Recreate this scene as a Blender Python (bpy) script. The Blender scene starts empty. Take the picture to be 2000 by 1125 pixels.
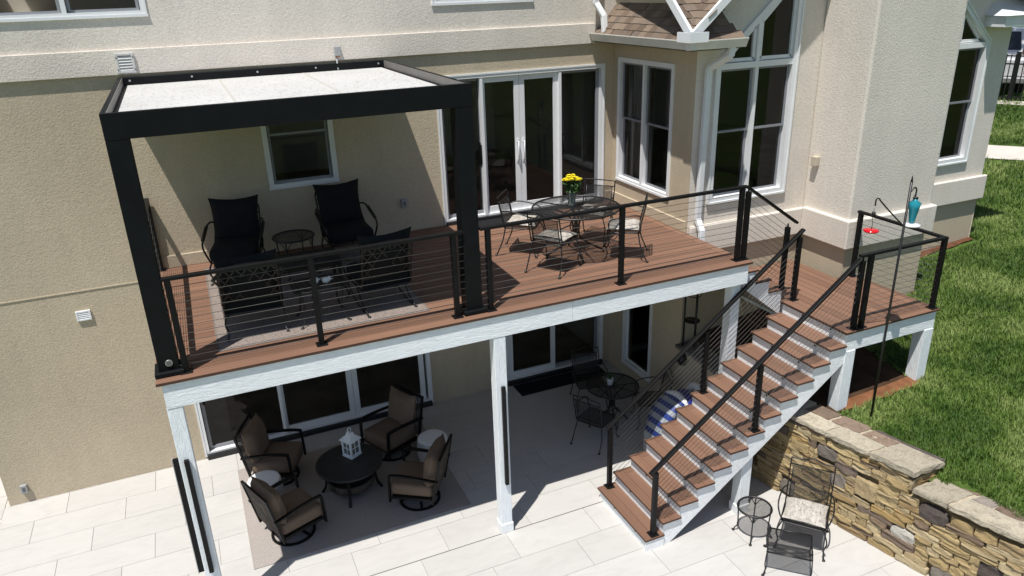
import bpy, bmesh, math, random
from mathutils import Vector, Matrix, noise
random.seed(7)
sc = bpy.context.scene
C = sc.collection
PI = math.pi
V = Vector

# ------------------------------------------------------------------ camera
cd = bpy.data.cameras.new('camera'); cam = bpy.data.objects.new('camera', cd); C.objects.link(cam)
yaw, pitch, roll = 0.4014, -0.3843, -0.0331
fw = V((math.sin(yaw)*math.cos(pitch), math.cos(yaw)*math.cos(pitch), math.sin(pitch)))
rt = V((math.cos(yaw), -math.sin(yaw), 0)); up = rt.cross(fw)
r2 = math.cos(roll)*rt + math.sin(roll)*up; u2 = -math.sin(roll)*rt + math.cos(roll)*up
cam.matrix_world = Matrix(((r2.x, u2.x, -fw.x, .8737), (r2.y, u2.y, -fw.y, -7.6534), (r2.z, u2.z, -fw.z, 6.9276), (0, 0, 0, 1)))
cd.sensor_width = 36; cd.lens = 36*1462.73/2000; cd.clip_start = .1; cd.clip_end = 2000
sc.camera = cam
# ------------------------------------------------------------------ light
SUN = V((.275, .223, -.935)).normalized()
w = bpy.data.worlds.new('World'); sc.world = w; w.use_nodes = True
nt = w.node_tree; bg = nt.nodes['Background']
sky = nt.nodes.new('ShaderNodeTexSky'); sky.sky_type = 'NISHITA'; sky.sun_disc = False
sky.sun_elevation = math.asin(-SUN.z); sky.sun_rotation = math.atan2(-SUN.x, -SUN.y)
sky.air_density = 1; sky.dust_density = .6; sky.ozone_density = 1
nt.links.new(sky.outputs[0], bg.inputs[0]); bg.inputs[1].default_value = .085
sd = bpy.data.lights.new('sun', 'SUN'); sd.energy = 5.0; sd.angle = math.radians(.5); sd.color = (1, .965, .91)
so = bpy.data.objects.new('sun', sd); C.objects.link(so); so.rotation_euler = SUN.to_track_quat('-Z', 'Y').to_euler(); so.location = (-20, -20, 40)
sc.view_settings.view_transform = 'Standard'; sc.view_settings.look = 'None'; sc.view_settings.gamma = 1
sc.view_settings.exposure = 0.25
sc.cycles.use_denoising = True; sc.cycles.max_bounces = 10; sc.cycles.diffuse_bounces = 5; sc.cycles.transparent_max_bounces = 24; sc.cycles.glossy_bounces = 4

# ------------------------------------------------------------------ materials
M = {}
class NB:
    def __init__(s, name):
        m = bpy.data.materials.new(name); m.use_nodes = True; s.m = m; s.t = m.node_tree; s.n = s.t.nodes; s.l = s.t.links
        s.p = s.n['Principled BSDF']; s.out = s.n['Material Output']; M[name] = m
    def add(s, t, **k):
        n = s.n.new(t)
        for a, b in k.items(): setattr(n, a, b)
        return n
    def co(s, which='Object', scale=(1, 1, 1), rnd=False):
        tc = s.add('ShaderNodeTexCoord'); mp = s.add('ShaderNodeMapping'); s.l.new(tc.outputs[which], mp.inputs[0]); mp.inputs['Scale'].default_value = scale
        if rnd:
            oi = s.add('ShaderNodeObjectInfo'); mu = s.add('ShaderNodeVectorMath', operation='SCALE'); mu.inputs[0].default_value = (37, 53, 71)
            s.l.new(oi.outputs['Random'], mu.inputs['Scale']); s.l.new(mu.outputs[0], mp.inputs['Location'])
        return mp.outputs[0]
    def noise(s, vec, scale, detail=4, rough=.55, dist=0):
        n = s.add('ShaderNodeTexNoise'); s.l.new(vec, n.inputs['Vector']); n.inputs['Scale'].default_value = scale; n.inputs['Detail'].default_value = detail
        n.inputs['Roughness'].default_value = rough; n.inputs['Distortion'].default_value = dist; return n.outputs[0]
    def ramp(s, fac, stops):
        r = s.add('ShaderNodeValToRGB'); s.l.new(fac, r.inputs[0]); e = r.color_ramp.elements
        while len(e) < len(stops): e.new(.5)
        for i, (p, c) in enumerate(stops): e[i].position = p; e[i].color = (*c, 1) if len(c) == 3 else c
        return r.outputs[0]
    def mix(s, fac, a, b, mode='MIX'):
        n = s.add('ShaderNodeMix', data_type='RGBA', blend_type=mode)
        for i, v in ((0, fac), (6, a), (7, b)):
            if hasattr(v, 'is_linked') or hasattr(v, 'links'): s.l.new(v, n.inputs[i])
            else: n.inputs[i].default_value = v if i == 0 else ((*v, 1) if len(v) == 3 else v)
        return n.outputs[2]
    def math(s, op, a, b=None):
        n = s.add('ShaderNodeMath', operation=op)
        for i, v in ((0, a), (1, b)):
            if v is None: continue
            if hasattr(v, 'links'): s.l.new(v, n.inputs[i])
            else: n.inputs[i].default_value = v
        return n.outputs[0]
    def bump(s, h, strength=.3, dist=.01):
        b = s.add('ShaderNodeBump'); b.inputs['Strength'].default_value = strength; b.inputs['Distance'].default_value = dist
        s.l.new(h, b.inputs['Height']); s.l.new(b.outputs[0], s.p.inputs['Normal'])
    def col(s, c):
        if hasattr(c, 'links'): s.l.new(c, s.p.inputs['Base Color'])
        else: s.p.inputs['Base Color'].default_value = (*c, 1)
    def set(s, rough=.6, metal=0, spec=.5):
        s.p.inputs['Roughness'].default_value = rough; s.p.inputs['Metallic'].default_value = metal; s.p.inputs['Specular IOR Level'].default_value = spec
    def rnd(s): return s.add('ShaderNodeObjectInfo').outputs['Random']

def mul(c, k): return tuple(min(1, x*k) for x in c)
def stucco(name, c):
    b = NB(name); v = b.co('Object'); n1 = b.noise(v, .8, 5, .6); n2 = b.noise(v, 85, 3, .6); n3 = b.noise(v, 38, 3, .6)
    st = b.noise(b.co('Object', (3, 3, .35)), 1.6, 4, .6)
    c1 = b.ramp(n1, [(.3, mul(c, .82)), (.7, mul(c, 1.10))]); c2 = b.mix(.35, c1, b.ramp(st, [(.35, mul(c, .86)), (.6, mul(c, 1.04))]))
    b.col(b.mix(.4, c2, b.ramp(b.math('ADD', b.math('MULTIPLY', n2, .5), b.math('MULTIPLY', n3, .5)), [(.38, mul(c, .72)), (.62, mul(c, 1.14))]))); b.set(.92, 0, .25)
    b.bump(b.math('ADD', b.math('MULTIPLY', n2, .6), b.math('MULTIPLY', n3, 1.0)), .5, .010)
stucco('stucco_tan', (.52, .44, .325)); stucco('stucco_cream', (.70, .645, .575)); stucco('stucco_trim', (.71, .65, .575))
def plain(name, c, rough=.5, metal=0, spec=.5, var=0, scale=6, bump=0, bscale=60):
    b = NB(name); b.set(rough, metal, spec)
    if var:
        v = b.co('Object', rnd=True); b.col(b.ramp(b.noise(v, scale, 5, .6), [(.3, mul(c, 1-var)), (.7, mul(c, 1+var))]))
    else: b.col(c)
    if bump: b.bump(b.noise(b.co('Object'), bscale, 3), bump, .01)
    return b
plain('white_trim', (.74, .75, .76), .38, 0, .5, .04, 3); plain('grey_sash', (.22, .23, .25), .42, 0, .5, .05, 3)
plain('white_metal', (.72, .735, .75), .35, 0, .5, .05, 4); plain('gutter_white', (.68, .66, .61), .42, 0, .5, .08, 5)
plain('black_metal', (.005, .005, .0056), .5, .0, .22, .25, 9); plain('pergola_black', (.0035, .0045, .0056), .55, 0, .2, .3, 5, .05, 90)
plain('iron_black', (.009, .009, .0095), .42, 0, .5); plain('cable_steel', (.085, .083, .08), .6, .3)
plain('pergola_inner', (.17, .16, .148), .5, 0, .4, .12, 4)
plain('interior_wall', (.66, .62, .55), .9); plain('interior_floor', (.34, .27, .20), .5, 0, .4, .3, 2); plain('interior_dark', (.05, .045, .04), .9)
plain('black_fabric', (.0085, .009, .011), .85, 0, .25, .25, 30, .25, 220); plain('door_sill', (.012, .012, .013), .5)
plain('plastic_grey', (.33, .335, .34), .45, 0, .5, .05, 8); plain('vent_white', (.55, .55, .535), .4, 0, .5, .06, 10); plain('vent_dark', (.12, .12, .12), .7)
plain('screw_metal', (.45, .45, .45), .4, .6); plain('orange_plastic', (.5, .13, .03), .5)
plain('mat_black', (.014, .0145, .016), .95, 0, .15, .3, 80, .5, 160)
plain('ceramic_white', (.72, .73, .75), .25, 0, .5); plain('tabletop_dark', (.022, .021, .021), .5, 0, .4, .35, 7)
plain('wicker_dark', (.035, .026, .020), .6, 0, .4, .3, 40)
plain('lantern_white', (.62, .66, .70), .45, 0, .5, .05, 9); plain('candle', (.55, .47, .30), .5)
plain('leaf_green', (.035, .085, .018), .55, 0, .4, .5, 20); plain('petal_yellow', (.86, .70, .02), .6, 0, .3, .25, 40)
plain('red_plastic', (.60, .008, .014), .15, 0, .6); plain('stone_cap_grey', (.16, .15, .135), .85, 0, .3, .3, 5, .5, 25)
plain('blue_fabric', (.012, .024, .20), .45, 0, .4, .3, 9, .3, 30); plain('white_vinyl', (.72, .73, .75), .35, 0, .5); plain('stripe_blue', (.010, .035, .21), .5, 0, .4, .15, 9); plain('stripe_grey', (.30, .33, .37), .5, 0, .4, .1, 9); plain('navy_net', (.006, .008, .035), .8)
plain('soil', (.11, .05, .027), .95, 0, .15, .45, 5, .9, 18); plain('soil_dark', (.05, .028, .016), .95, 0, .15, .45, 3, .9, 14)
plain('clay', (.17, .075, .036), .95, 0, .15, .35, 6, .9, 18); plain('concrete_walk', (.52, .47, .42), .85, 0, .3, .1, 2, .2, 40); plain('asphalt', (.10, .095, .09), .9, 0, .3, .2, 4)
plain('truck_paint', (.62, .62, .63), .3, .1, .6); plain('tyre_black', (.012, .012, .012), .8); plain('lamp_red', (.35, .01, .01), .25); plain('truck_glass', (.006, .007, .009), .08)
plain('bark', (.10, .055, .030), .9, 0, .2, .4, 6, .8, 12); plain('light_tan', (.48, .42, .33), .6); plain('chrome', (.4, .4, .4), .4, .7); plain('gap_shade_black', (.006, .005, .004), 1, 0, 0)
plain('curtain_fabric', (.42, .38, .36), .9, 0, .2, .15, 5); plain('mortar', (.16, .115, .065), .95, 0, .15, .4, 12, .8, 30)

b = NB('glass'); b.n.remove(b.p)
tr = b.add('ShaderNodeBsdfTransparent'); tr.inputs[0].default_value = (.82, .83, .81, 1); gl = b.add('ShaderNodeBsdfGlossy'); gl.inputs['Roughness'].default_value = .004
gl.inputs['Color'].default_value = (.60, .60, .62, 1)
fr = b.add('ShaderNodeFresnel'); fr.inputs[0].default_value = 1.5; mx = b.add('ShaderNodeMixShader'); b.l.new(fr.outputs[0], mx.inputs[0]); b.l.new(tr.outputs[0], mx.inputs[1]); b.l.new(gl.outputs[0], mx.inputs[2]); b.l.new(mx.outputs[0], b.out.inputs[0])
def tint(name, c, a=.75):
    b = NB(name); b.n.remove(b.p); t = b.add('ShaderNodeBsdfTransparent'); t.inputs[0].default_value = (*c, 1); g = b.add('ShaderNodeBsdfGlossy'); g.inputs['Roughness'].default_value = .03
    d = b.add('ShaderNodeBsdfDiffuse'); d.inputs[0].default_value = (*c, 1); m1 = b.add('ShaderNodeMixShader'); m1.inputs[0].default_value = 1-a
    b.l.new(t.outputs[0], m1.inputs[1]); b.l.new(d.outputs[0], m1.inputs[2]); f = b.add('ShaderNodeFresnel'); f.inputs[0].default_value = 1.5; m2 = b.add('ShaderNodeMixShader')
    b.l.new(f.outputs[0], m2.inputs[0]); b.l.new(m1.outputs[0], m2.inputs[1]); b.l.new(g.outputs[0], m2.inputs[2]); b.l.new(m2.outputs[0], b.out.inputs[0])
tint('vase_glass', (.75, .82, .78), .85); tint('feeder_blue', (.03, .33, .42), .35); tint('lantern_glass', (.5, .53, .5), .8)

# expanded metal mesh: small diamond holes cut through dark wire
def mesh_mat(name, cell=.011, fill=.42):
    b = NB(name); tc = b.add('ShaderNodeTexCoord'); sp = b.add('ShaderNodeSeparateXYZ'); b.l.new(tc.outputs['UV'], sp.inputs[0])
    x = b.math('MULTIPLY', sp.outputs[0], 1/cell); y = b.math('MULTIPLY', sp.outputs[1], .6/cell)
    a = b.math('FRACT', b.math('ADD', x, y)); c = b.math('FRACT', b.math('SUBTRACT', x, y))
    wire = b.math('MAXIMUM', b.math('LESS_THAN', a, fill), b.math('LESS_THAN', c, fill))
    b.col((.012, .012, .013)); b.set(.45); b.l.new(wire, b.p.inputs['Alpha'])
mesh_mat('iron_mesh', .012, .38); mesh_mat('iron_mesh_dense', .012, .5)

# deck boards (grain along X of the world / along Y for the landing)
def board(name, sc_, c=(.185, .101, .066)):
    b = NB(name); v = b.co('Object', sc_, True); n = b.noise(v, 1.0, 6, .65); n2 = b.noise(b.co('Object', rnd=True), .7, 3, .5)
    c1 = b.ramp(n, [(.25, mul(c, .72)), (.5, c), (.75, mul(c, 1.25))]); c2 = b.mix(.5, c1, b.ramp(n2, [(.3, mul(c, .82)), (.7, mul(c, 1.18))]))
    hv = b.add('ShaderNodeHueSaturation'); b.l.new(c2, hv.inputs['Color'])
    b.l.new(b.math('ADD', b.math('MULTIPLY', b.rnd(), .22), .88), hv.inputs['Value']); b.col(hv.outputs[0]); b.set(.62, 0, .35); b.bump(n, .15, .004)
board('deck_board_x', (1.2, 55, 55)); board('deck_board_y', (55, 1.2, 55)); plain('deck_edge', (.075, .036, .023), .6, 0, .35, .2, 6)
# rough sawn white timber
def timber(name, s, c=(.82, .86, .885)):
    b = NB(name); n = b.noise(b.co('Object', s), 1, 6, .7, 1.5); m = b.noise(b.co('Object'), 2.5, 4)
    b.col(b.mix(.3, b.ramp(n, [(.3, mul(c, .84)), (.6, mul(c, 1.05))]), b.ramp(m, [(.3, mul(c, .93)), (.7, mul(c, 1.04))]))); b.set(.7, 0, .3); b.bump(n, .8, .012)
timber('timber_x', (5, 34, 34)); timber('timber_z', (34, 34, 5)); timber('timber_smooth', (16, 16, 16), (.84, .86, .87))
# patio tiles
b = NB('patio_tile'); v = b.co('Object', (1, 2.6, 1), True); n = b.noise(v, 2.2, 6, .62, 1.2); n2 = b.noise(b.co('Object'), .35, 3)
c = (.475, .462, .442); c1 = b.ramp(n, [(.30, mul(c, .90)), (.48, c), (.7, mul(c, 1.07))])
c2 = b.mix(.4, c1, b.ramp(n2, [(.35, mul(c, .93)), (.65, mul(c, 1.04))])); hv = b.add('ShaderNodeHueSaturation'); b.l.new(c2, hv.inputs['Color']); b.l.new(b.math('ADD', b.math('MULTIPLY', b.rnd(), .07), .955), hv.inputs['Value'])
st = b.noise(b.co('Object'), 9, 5, .7); b.col(b.mix(b.math('MULTIPLY', b.math('GREATER_THAN', st, .735), .18), hv.outputs[0], (.35, .30, .24))); b.set(.55, 0, .3); b.bump(n, .06, .004)
plain('grout', (.445, .43, .405), .95, 0, .2, .15, 6); plain('drain_dark', (.06, .05, .045), .7)
# outdoor rugs
def rugmat(name, a, c):
    b = NB(name); w_ = b.noise(b.co('Object', (1, 1, 1)), 130, 2, .6); w2 = b.noise(b.co('Object', (140, 22, 1)), 1, 2)
    b.col(b.mix(.5, b.ramp(w_, [(.35, mul(a, .7)), (.65, mul(c, 1.15))]), b.ramp(w2, [(.4, a), (.6, c)]))); b.set(.95, 0, .1); b.bump(w_, .4, .006)
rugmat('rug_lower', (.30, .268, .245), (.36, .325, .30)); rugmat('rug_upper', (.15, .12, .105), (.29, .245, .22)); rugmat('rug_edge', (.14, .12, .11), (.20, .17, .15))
# cushions
def fabric(name, c, var=.12, s=260):
    b = NB(name); w_ = b.noise(b.co('Object', rnd=True), s, 2, .6); l = b.noise(b.co('Object', rnd=True), 6, 4)
    b.col(b.mix(.5, b.ramp(w_, [(.35, mul(c, .8)), (.65, mul(c, 1.2))]), b.ramp(l, [(.3, mul(c, 1-var)), (.7, mul(c, 1+var))]))); b.set(.88, 0, .25); b.bump(w_, .2, .003)
fabric('taupe_fabric', (.150, .108, .079))
def printed(name):
    b = NB(name); v = b.co('Object', (55, 9, 9), True); n = b.noise(v, 1, 5, .75, 1.2); m = b.noise(b.co('Object', rnd=True), 22, 4, .7)
    b.col(b.mix(.45, b.ramp(n, [(.38, (.10, .09, .08)), (.48, (.42, .385, .335)), (.7, (.52, .48, .43))]), b.ramp(m, [(.40, (.20, .185, .165)), (.55, (.50, .465, .42))]))); b.set(.9, 0, .2)
printed('printed_fabric')
b = NB('roof_panel'); v = b.co('Object'); s1 = b.noise(v, 26, 3, .75); s2 = b.noise(v, 1.2, 4)
speck = b.math('GREATER_THAN', s1, .605); c1 = b.ramp(s2, [(.3, (.47, .465, .455)), (.7, (.52, .52, .51))]); b.col(b.mix(b.math('MULTIPLY', speck, .72), c1, (.13, .10, .075))); b.set(.55, 0, .3)
plain('panel_joint', (.42, .41, .37), .7); plain('panel_under', (.30, .265, .22), .75)
b = NB('shingle'); v = b.co('Object', rnd=True); n = b.noise(v, 90, 3, .7); r = b.rnd()
c1 = b.ramp(r, [(0, (.075, .056, .045)), (.35, (.16, .115, .085)), (.7, (.25, .19, .145)), (1, (.12, .10, .088))]); b.col(b.mix(.4, c1, b.ramp(n, [(.35, (.05, .035, .025)), (.65, (.27, .21, .16))]), 'MIX')); b.set(.95, 0, .15); b.bump(n, .5, .006)
# wall stones: each stone has its own tone
b = NB('wall_stone'); v = b.co('Object', (1.0, 1.0, 1.8), True); n = b.noise(v, 9, 6, .68, .8); n2 = b.noise(v, 46, 4, .7); r = b.rnd()
base = b.ramp(r, [(0, (.50, .37, .19)), (.25, (.60, .47, .26)), (.5, (.46, .35, .20)), (.66, (.64, .53, .34)), (.8, (.54, .38, .17)), (.9, (.32, .235, .165)), (.97, (.24, .19, .16))])
st = b.ramp(n, [(.28, (.42, .38, .33)), (.5, (.92, .92, .92)), (.72, (1.2, 1.15, 1.08))]); b.col(b.mix(.35, b.mix(.92, base, st, 'MULTIPLY'), b.mix(1, base, b.ramp(n2, [(.35, (.4, .38, .34)), (.65, (1.25, 1.2, 1.1))]), 'MULTIPLY'))); b.set(.9, 0, .2)
b.bump(b.math('ADD', b.math('MULTIPLY', n, 1.2), b.math('MULTIPLY', n2, .6)), 1, .02)
for nm, cc in (('grey_stone', (.27, .235, .20)), ('dark_stone', (.12, .098, .088)), ('pale_stone', (.55, .52, .46)), ('cap_stone', (.44, .39, .30)), ('cap_brown', (.22, .16, .12)), ('mortar_pale', (.50, .43, .32))):
    b = NB(nm); v = b.co('Object', rnd=True); n = b.noise(v, 7, 6, .7, .8); n2 = b.noise(v, 40, 4, .7); 
    hv = b.add('ShaderNodeHueSaturation'); b.l.new(b.mix(.4, b.ramp(n, [(.30, mul(cc, .42)), (.46, mul(cc, .95)), (.7, mul(cc, 1.22))]), b.ramp(n2, [(.35, mul(cc, .5)), (.65, mul(cc, 1.2))])), hv.inputs['Color']); b.l.new(b.math('ADD', b.math('MULTIPLY', b.rnd(), .3), .82), hv.inputs['Value']); b.col(hv.outputs[0]); b.set(.9, 0, .2); b.bump(b.math('ADD', n, b.math('MULTIPLY', n2, .5)), .9, .03)
b = NB('lawn_ground'); v = b.co('Object'); n = b.noise(v, .55, 5, .6); n2 = b.noise(v, 22, 4, .7); n3 = b.noise(b.co('Object', (1, 6, 1)), 2, 4)
b.col(b.mix(.45, b.ramp(n, [(.3, (.040, .085, .012)), (.5, (.070, .125, .020)), (.7, (.125, .18, .04))]), b.ramp(n2, [(.35, (.035, .06, .014)), (.6, (.11, .16, .04))]))); b.set(.9, 0, .15); b.bump(n2, .9, .05)
b = NB('grass_blade'); oi = b.add('ShaderNodeObjectInfo'); n = b.noise(b.co('Generated'), 3, 3); at_ = b.add('ShaderNodeAttribute', attribute_name='tone', attribute_type='INSTANCER')
pos = b.add('ShaderNodeNewGeometry'); n = b.noise(pos.outputs['Position'], 1.1, 4, .6); n2 = b.noise(pos.outputs['Position'], 3.2, 4, .65)
b.col(b.mix(.38, b.ramp(n, [(.40, (.034, .088, .008)), (.5, (.095, .170, .024)), (.60, (.25, .32, .095))]), b.mix(.5, b.ramp(n2, [(.42, (.030, .078, .007)), (.58, (.23, .30, .085))]), b.ramp(oi.outputs['Random'], [(0, (.030, .08, .008)), (.7, (.15, .22, .045)), (.93, (.25, .30, .10)), (1, (.40, .36, .19))])))); b.set(.5, 0, .3)
b.p.inputs['Transmission Weight'].default_value = 0
b = NB('turf_green'); b.col(b.ramp(b.noise(b.co('Object'), 120, 3), [(.3, (.012, .045, .006)), (.7, (.04, .11, .015))])); b.set(.9)
b = NB('stool_ceramic'); n = b.noise(b.co('Object', (9, 9, 2.2)), 5, 4, .6, 1.2); b.col(b.ramp(n, [(.35, (.55, .54, .52)), (.55, (.74, .74, .73))])); b.set(.5); b.bump(n, 1, .06)
b = NB('wicker'); bk = b.add('ShaderNodeTexWave'); bk.bands_direction = 'X'; bk.inputs['Scale'].default_value = 22; bk.inputs['Distortion'].default_value = 1.5
b.l.new(b.co('Object'), bk.inputs[0]); b.col(b.ramp(bk.outputs[1], [(.2, (.018, .014, .012)), (.7, (.075, .058, .048))])); b.set(.6); b.bump(bk.outputs[1], .8, .008)

# ------------------------------------------------------------------ mesh builder
class MB:
    def __init__(s): s.v = []; s.f = []; s.sm = []; s.uv = {}
    def face(s, pts, smooth=False):
        i = len(s.v); s.v += [tuple(p) for p in pts]; s.f.append(tuple(range(i, i+len(pts)))); s.sm.append(smooth); return len(s.f)-1
    def grid(s, rows, closed_u=False, closed_v=False, smooth=True):
        n = len(rows); m = len(rows[0]); i0 = len(s.v)
        for r in rows: s.v += [tuple(p) for p in r]
        for i in range(n if closed_v else n-1):
            for j in range(m if closed_u else m-1):
                a = i0+i*m+j; b_ = i0+i*m+(j+1) % m; c_ = i0+((i+1) % n)*m+(j+1) % m; d = i0+((i+1) % n)*m+j
                s.f.append((a, b_, c_, d)); s.sm.append(smooth)
        return i0
    def box(s, a, b_, mat=None):
        x0, y0, z0 = (min(a[i], b_[i]) for i in range(3)); x1, y1, z1 = (max(a[i], b_[i]) for i in range(3))
        P = [V((x, y, z)) for z in (z0, z1) for y in (y0, y1) for x in (x0, x1)]
        if mat is not None: P = [mat @ p for p in P]
        i = len(s.v); s.v += [tuple(p) for p in P]
        for q in ((0, 2, 3, 1), (4, 5, 7, 6), (0, 1, 5, 4), (2, 6, 7, 3), (0, 4, 6, 2), (1, 3, 7, 5)):
            s.f.append(tuple(i+k for k in q)); s.sm.append(False)
        return s
    def bar(s, p, q, w_, h, upv=(0, 0, 1)):
        p = V(p); q = V(q); d = q-p; L = d.length; d.normalize(); x = d.cross(V(upv))
        if x.length < 1e-4: x = d.cross(V((1, 0, 0)))
        x.normalize(); z = x.cross(d); m = Matrix(((x.x, d.x, z.x, p.x), (x.y, d.y, z.y, p.y), (x.z, d.z, z.z, p.z), (0, 0, 0, 1)))
        return s.box((-w_/2, 0, -h/2), (w_/2, L, h/2), m)
    def tube(s, pts, r, n=6, closed=False, cap=True):
        pts = [V(p) for p in pts]; N = len(pts); rows = []; prev = None
        for i, p in enumerate(pts):
            if closed: t = pts[(i+1) % N]-pts[i-1]
            else: t = pts[min(i+1, N-1)]-pts[max(i-1, 0)]
            t.normalize()
            if prev is None:
                a = V((0, 0, 1)) if abs(t.z) < .9 else V((1, 0, 0)); x = t.cross(a).normalized()
            else:
                x = prev - t*prev.dot(t); x = x.normalized() if x.length > 1e-5 else t.orthogonal().normalized()
            prev = x; y = t.cross(x); rr = r[i] if isinstance(r, (list, tuple)) else r
            rows.append([p+(x*math.cos(k*2*PI/n)+y*math.sin(k*2*PI/n))*rr for k in range(n)])
        i0 = s.grid(rows, True, closed, n > 4)
        if cap and not closed:
            s.f.append(tuple(range(i0+n-1, i0-1, -1))); s.sm.append(False); e = i0+(N-1)*n; s.f.append(tuple(range(e, e+n))); s.sm.append(False)
        return s
    def lathe(s, prof, n=24, c=(0, 0, 0), smooth=True, cap=True):
        rows = [[(c[0]+r*math.cos(k*2*PI/n), c[1]+r*math.sin(k*2*PI/n), c[2]+z) for k in range(n)] for r, z in prof]
        i0 = s.grid(rows, True, False, smooth)
        if cap:
            if prof[0][0] > 1e-4: s.f.append(tuple(range(i0+n-1, i0-1, -1))); s.sm.append(False)
            if prof[-1][0] > 1e-4: e = i0+(len(prof)-1)*n; s.f.append(tuple(range(e, e+n))); s.sm.append(False)
        return s
    def sphere(s, c, r, n=8, sq=(1, 1, 1)):
        rows = [[(c[0]+sq[0]*r*math.sin(PI*i/n)*math.cos(k*2*PI/(n+2)), c[1]+sq[1]*r*math.sin(PI*i/n)*math.sin(k*2*PI/(n+2)), c[2]-sq[2]*r*math.cos(PI*i/n)) for k in range(n+2)] for i in range(n+1)]
        s.grid(rows, True); return s
    def mesh(s, name):
        me = bpy.data.meshes.new(name); me.from_pydata(s.v, [], s.f); me.polygons.foreach_set('use_smooth', s.sm); me.update(); return me
    def build(s, name, mat, parent=None, loc=None, bevel=0):
        me = s.mesh(name); me.materials.append(M[mat]); o = bpy.data.objects.new(name, me); C.objects.link(o)
        if bevel:
            bv = o.modifiers.new('bevel', 'BEVEL'); bv.width = bevel; bv.segments = 2; bv.limit_method = 'ANGLE'
        if parent is not None:
            o.parent = parent
            if loc is None and parent.get('_abs'): o.location = -V(parent['_abs'])
        if loc is not None: o.location = loc
        return o
def B(a, b_): return MB().box(a, b_)
def tag(o, label, cat, group=None, kind=None):
    if label: o['label'] = label
    if cat: o['category'] = cat
    if group: o['group'] = group
    if kind: o['kind'] = kind
    return o
def thing(name, label, cat, loc=(0, 0, 0), rz=0, group=None, absolute=False):
    o = bpy.data.objects.new(name, None); C.objects.link(o); o.location = loc; o.rotation_euler[2] = rz; o.empty_display_size = .1
    if absolute: o['_abs'] = list(loc)
    return tag(o, label, cat, group)
def copy_tree(o, parent=None):
    c = o.copy(); C.objects.link(c); c.parent = parent
    for ch in o.children: copy_tree(ch, c)
    return c
def dup(o, loc, rz, label, group=None):
    c = copy_tree(o); c.location = loc; c.rotation_euler[2] = rz; c['label'] = label
    if group: c['group'] = group
    return c
def arc(p0, p1, p2, n=8):
    p0, p1, p2 = V(p0), V(p1), V(p2); return [p0*(1-t)**2+p1*2*t*(1-t)+p2*t*t for t in [i/n for i in range(n+1)]]
def spl(P, n=5):
    P = [V(p) for p in P]; out = []
    for i in range(len(P)-1):
        a = P[max(i-1, 0)]; b_ = P[i]; c = P[i+1]; d = P[min(i+2, len(P)-1)]
        for k in range(n):
            t = k/n; out.append(.5*((2*b_)+(c-a)*t+(2*a-5*b_+4*c-d)*t*t+(3*b_-a-3*c+d)*t**3))
    out.append(P[-1]); return out
def sheet(mb, P, uvs, thick=0):   # flat quad with real-size uv in metres
    mb.face(P); mb.uv[len(mb.f)-1] = uvs
def add_uv(o, fn):
    me = o.data; uv = me.uv_layers.new(name='uv')
    for l in me.loops: uv.data[l.index].uv = fn(me.vertices[l.vertex_index].co)
    return o
def pillow(w_, d, h, n=10, ear=.0, p=4, sag=0, seed=0, flat=.5):
    mb = MB()
    for sgn in (1, -1):
        rows = []
        for i in range(n+1):
            r = []
            for j in range(n+1):
                u = -1+2*j/n; v = -1+2*i/n
                if sgn < 0: u = -u
                f = (max(0, 1-abs(u)**p)*max(0, 1-abs(v)**p))**flat
                k = 1+ear*(abs(u*v)**3)-.05*(1-abs(u))*(abs(v)**4)*(ear > 0)-.03*(1-abs(v))*(abs(u)**4)*(ear > 0)
                x, y = u*w_/2*k, v*d/2*k
                z = sgn*h/2*f + .012*noise.noise(V((u*2.2+seed, v*2.2, sgn)))*f*(h/.12) - sag*(1-u*u)*(1-v*v)*(sgn > 0)
                r.append((x, y, z))
            rows.append(r)
        mb.grid(rows)
    return mb
def xf(mb, m):
    mb.v = [tuple(m @ V(v)) for v in mb.v]; return mb
def T(x, y, z): return Matrix.Translation((x, y, z))
def RX(a): return Matrix.Rotation(a, 4, 'X')
def RZ(a): return Matrix.Rotation(a, 4, 'Z')
R_ = .1926; HD = 17*R_; D = 3.7234; W = 7.72; YG = 1.46
def tilt(a, b_): return math.atan2(b_[1]-a[1], b_[0]-a[0])-PI/2     # heading that turns +Y towards b
# ================================================================== HOUSE
house = thing('house', 'large cream and tan stucco house behind the deck with white windows', 'house', (2.6, D, 0), absolute=True)
class Pl:
    def __init__(s, o, u, n): s.o = V(o); s.u = V(u); s.n = V(n)
    def P(s, u, v, d=0): return s.o + s.u*u + V((0, 0, 1))*v + s.n*d
    def box(s, mb, u0, u1, v0, v1, d0, d1):
        Q = [s.P(u, v, d) for d in (d0, d1) for v in (v0, v1) for u in (u0, u1)]; i = len(mb.v); mb.v += [tuple(q) for q in Q]
        for q in ((0, 2, 3, 1), (4, 5, 7, 6), (0, 1, 5, 4), (2, 6, 7, 3), (0, 4, 6, 2), (1, 3, 7, 5)): mb.f.append(tuple(i+k for k in q)); mb.sm.append(False)
        return mb
MAIN = Pl((0, D, 0), (1, 0, 0), (0, -1, 0)); BAY = Pl((W, 0, 0), (0, -1, 0), (-1, 0, 0)); GAB = Pl((0, YG, 0), (1, 0, 0), (0, -1, 0))
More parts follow.
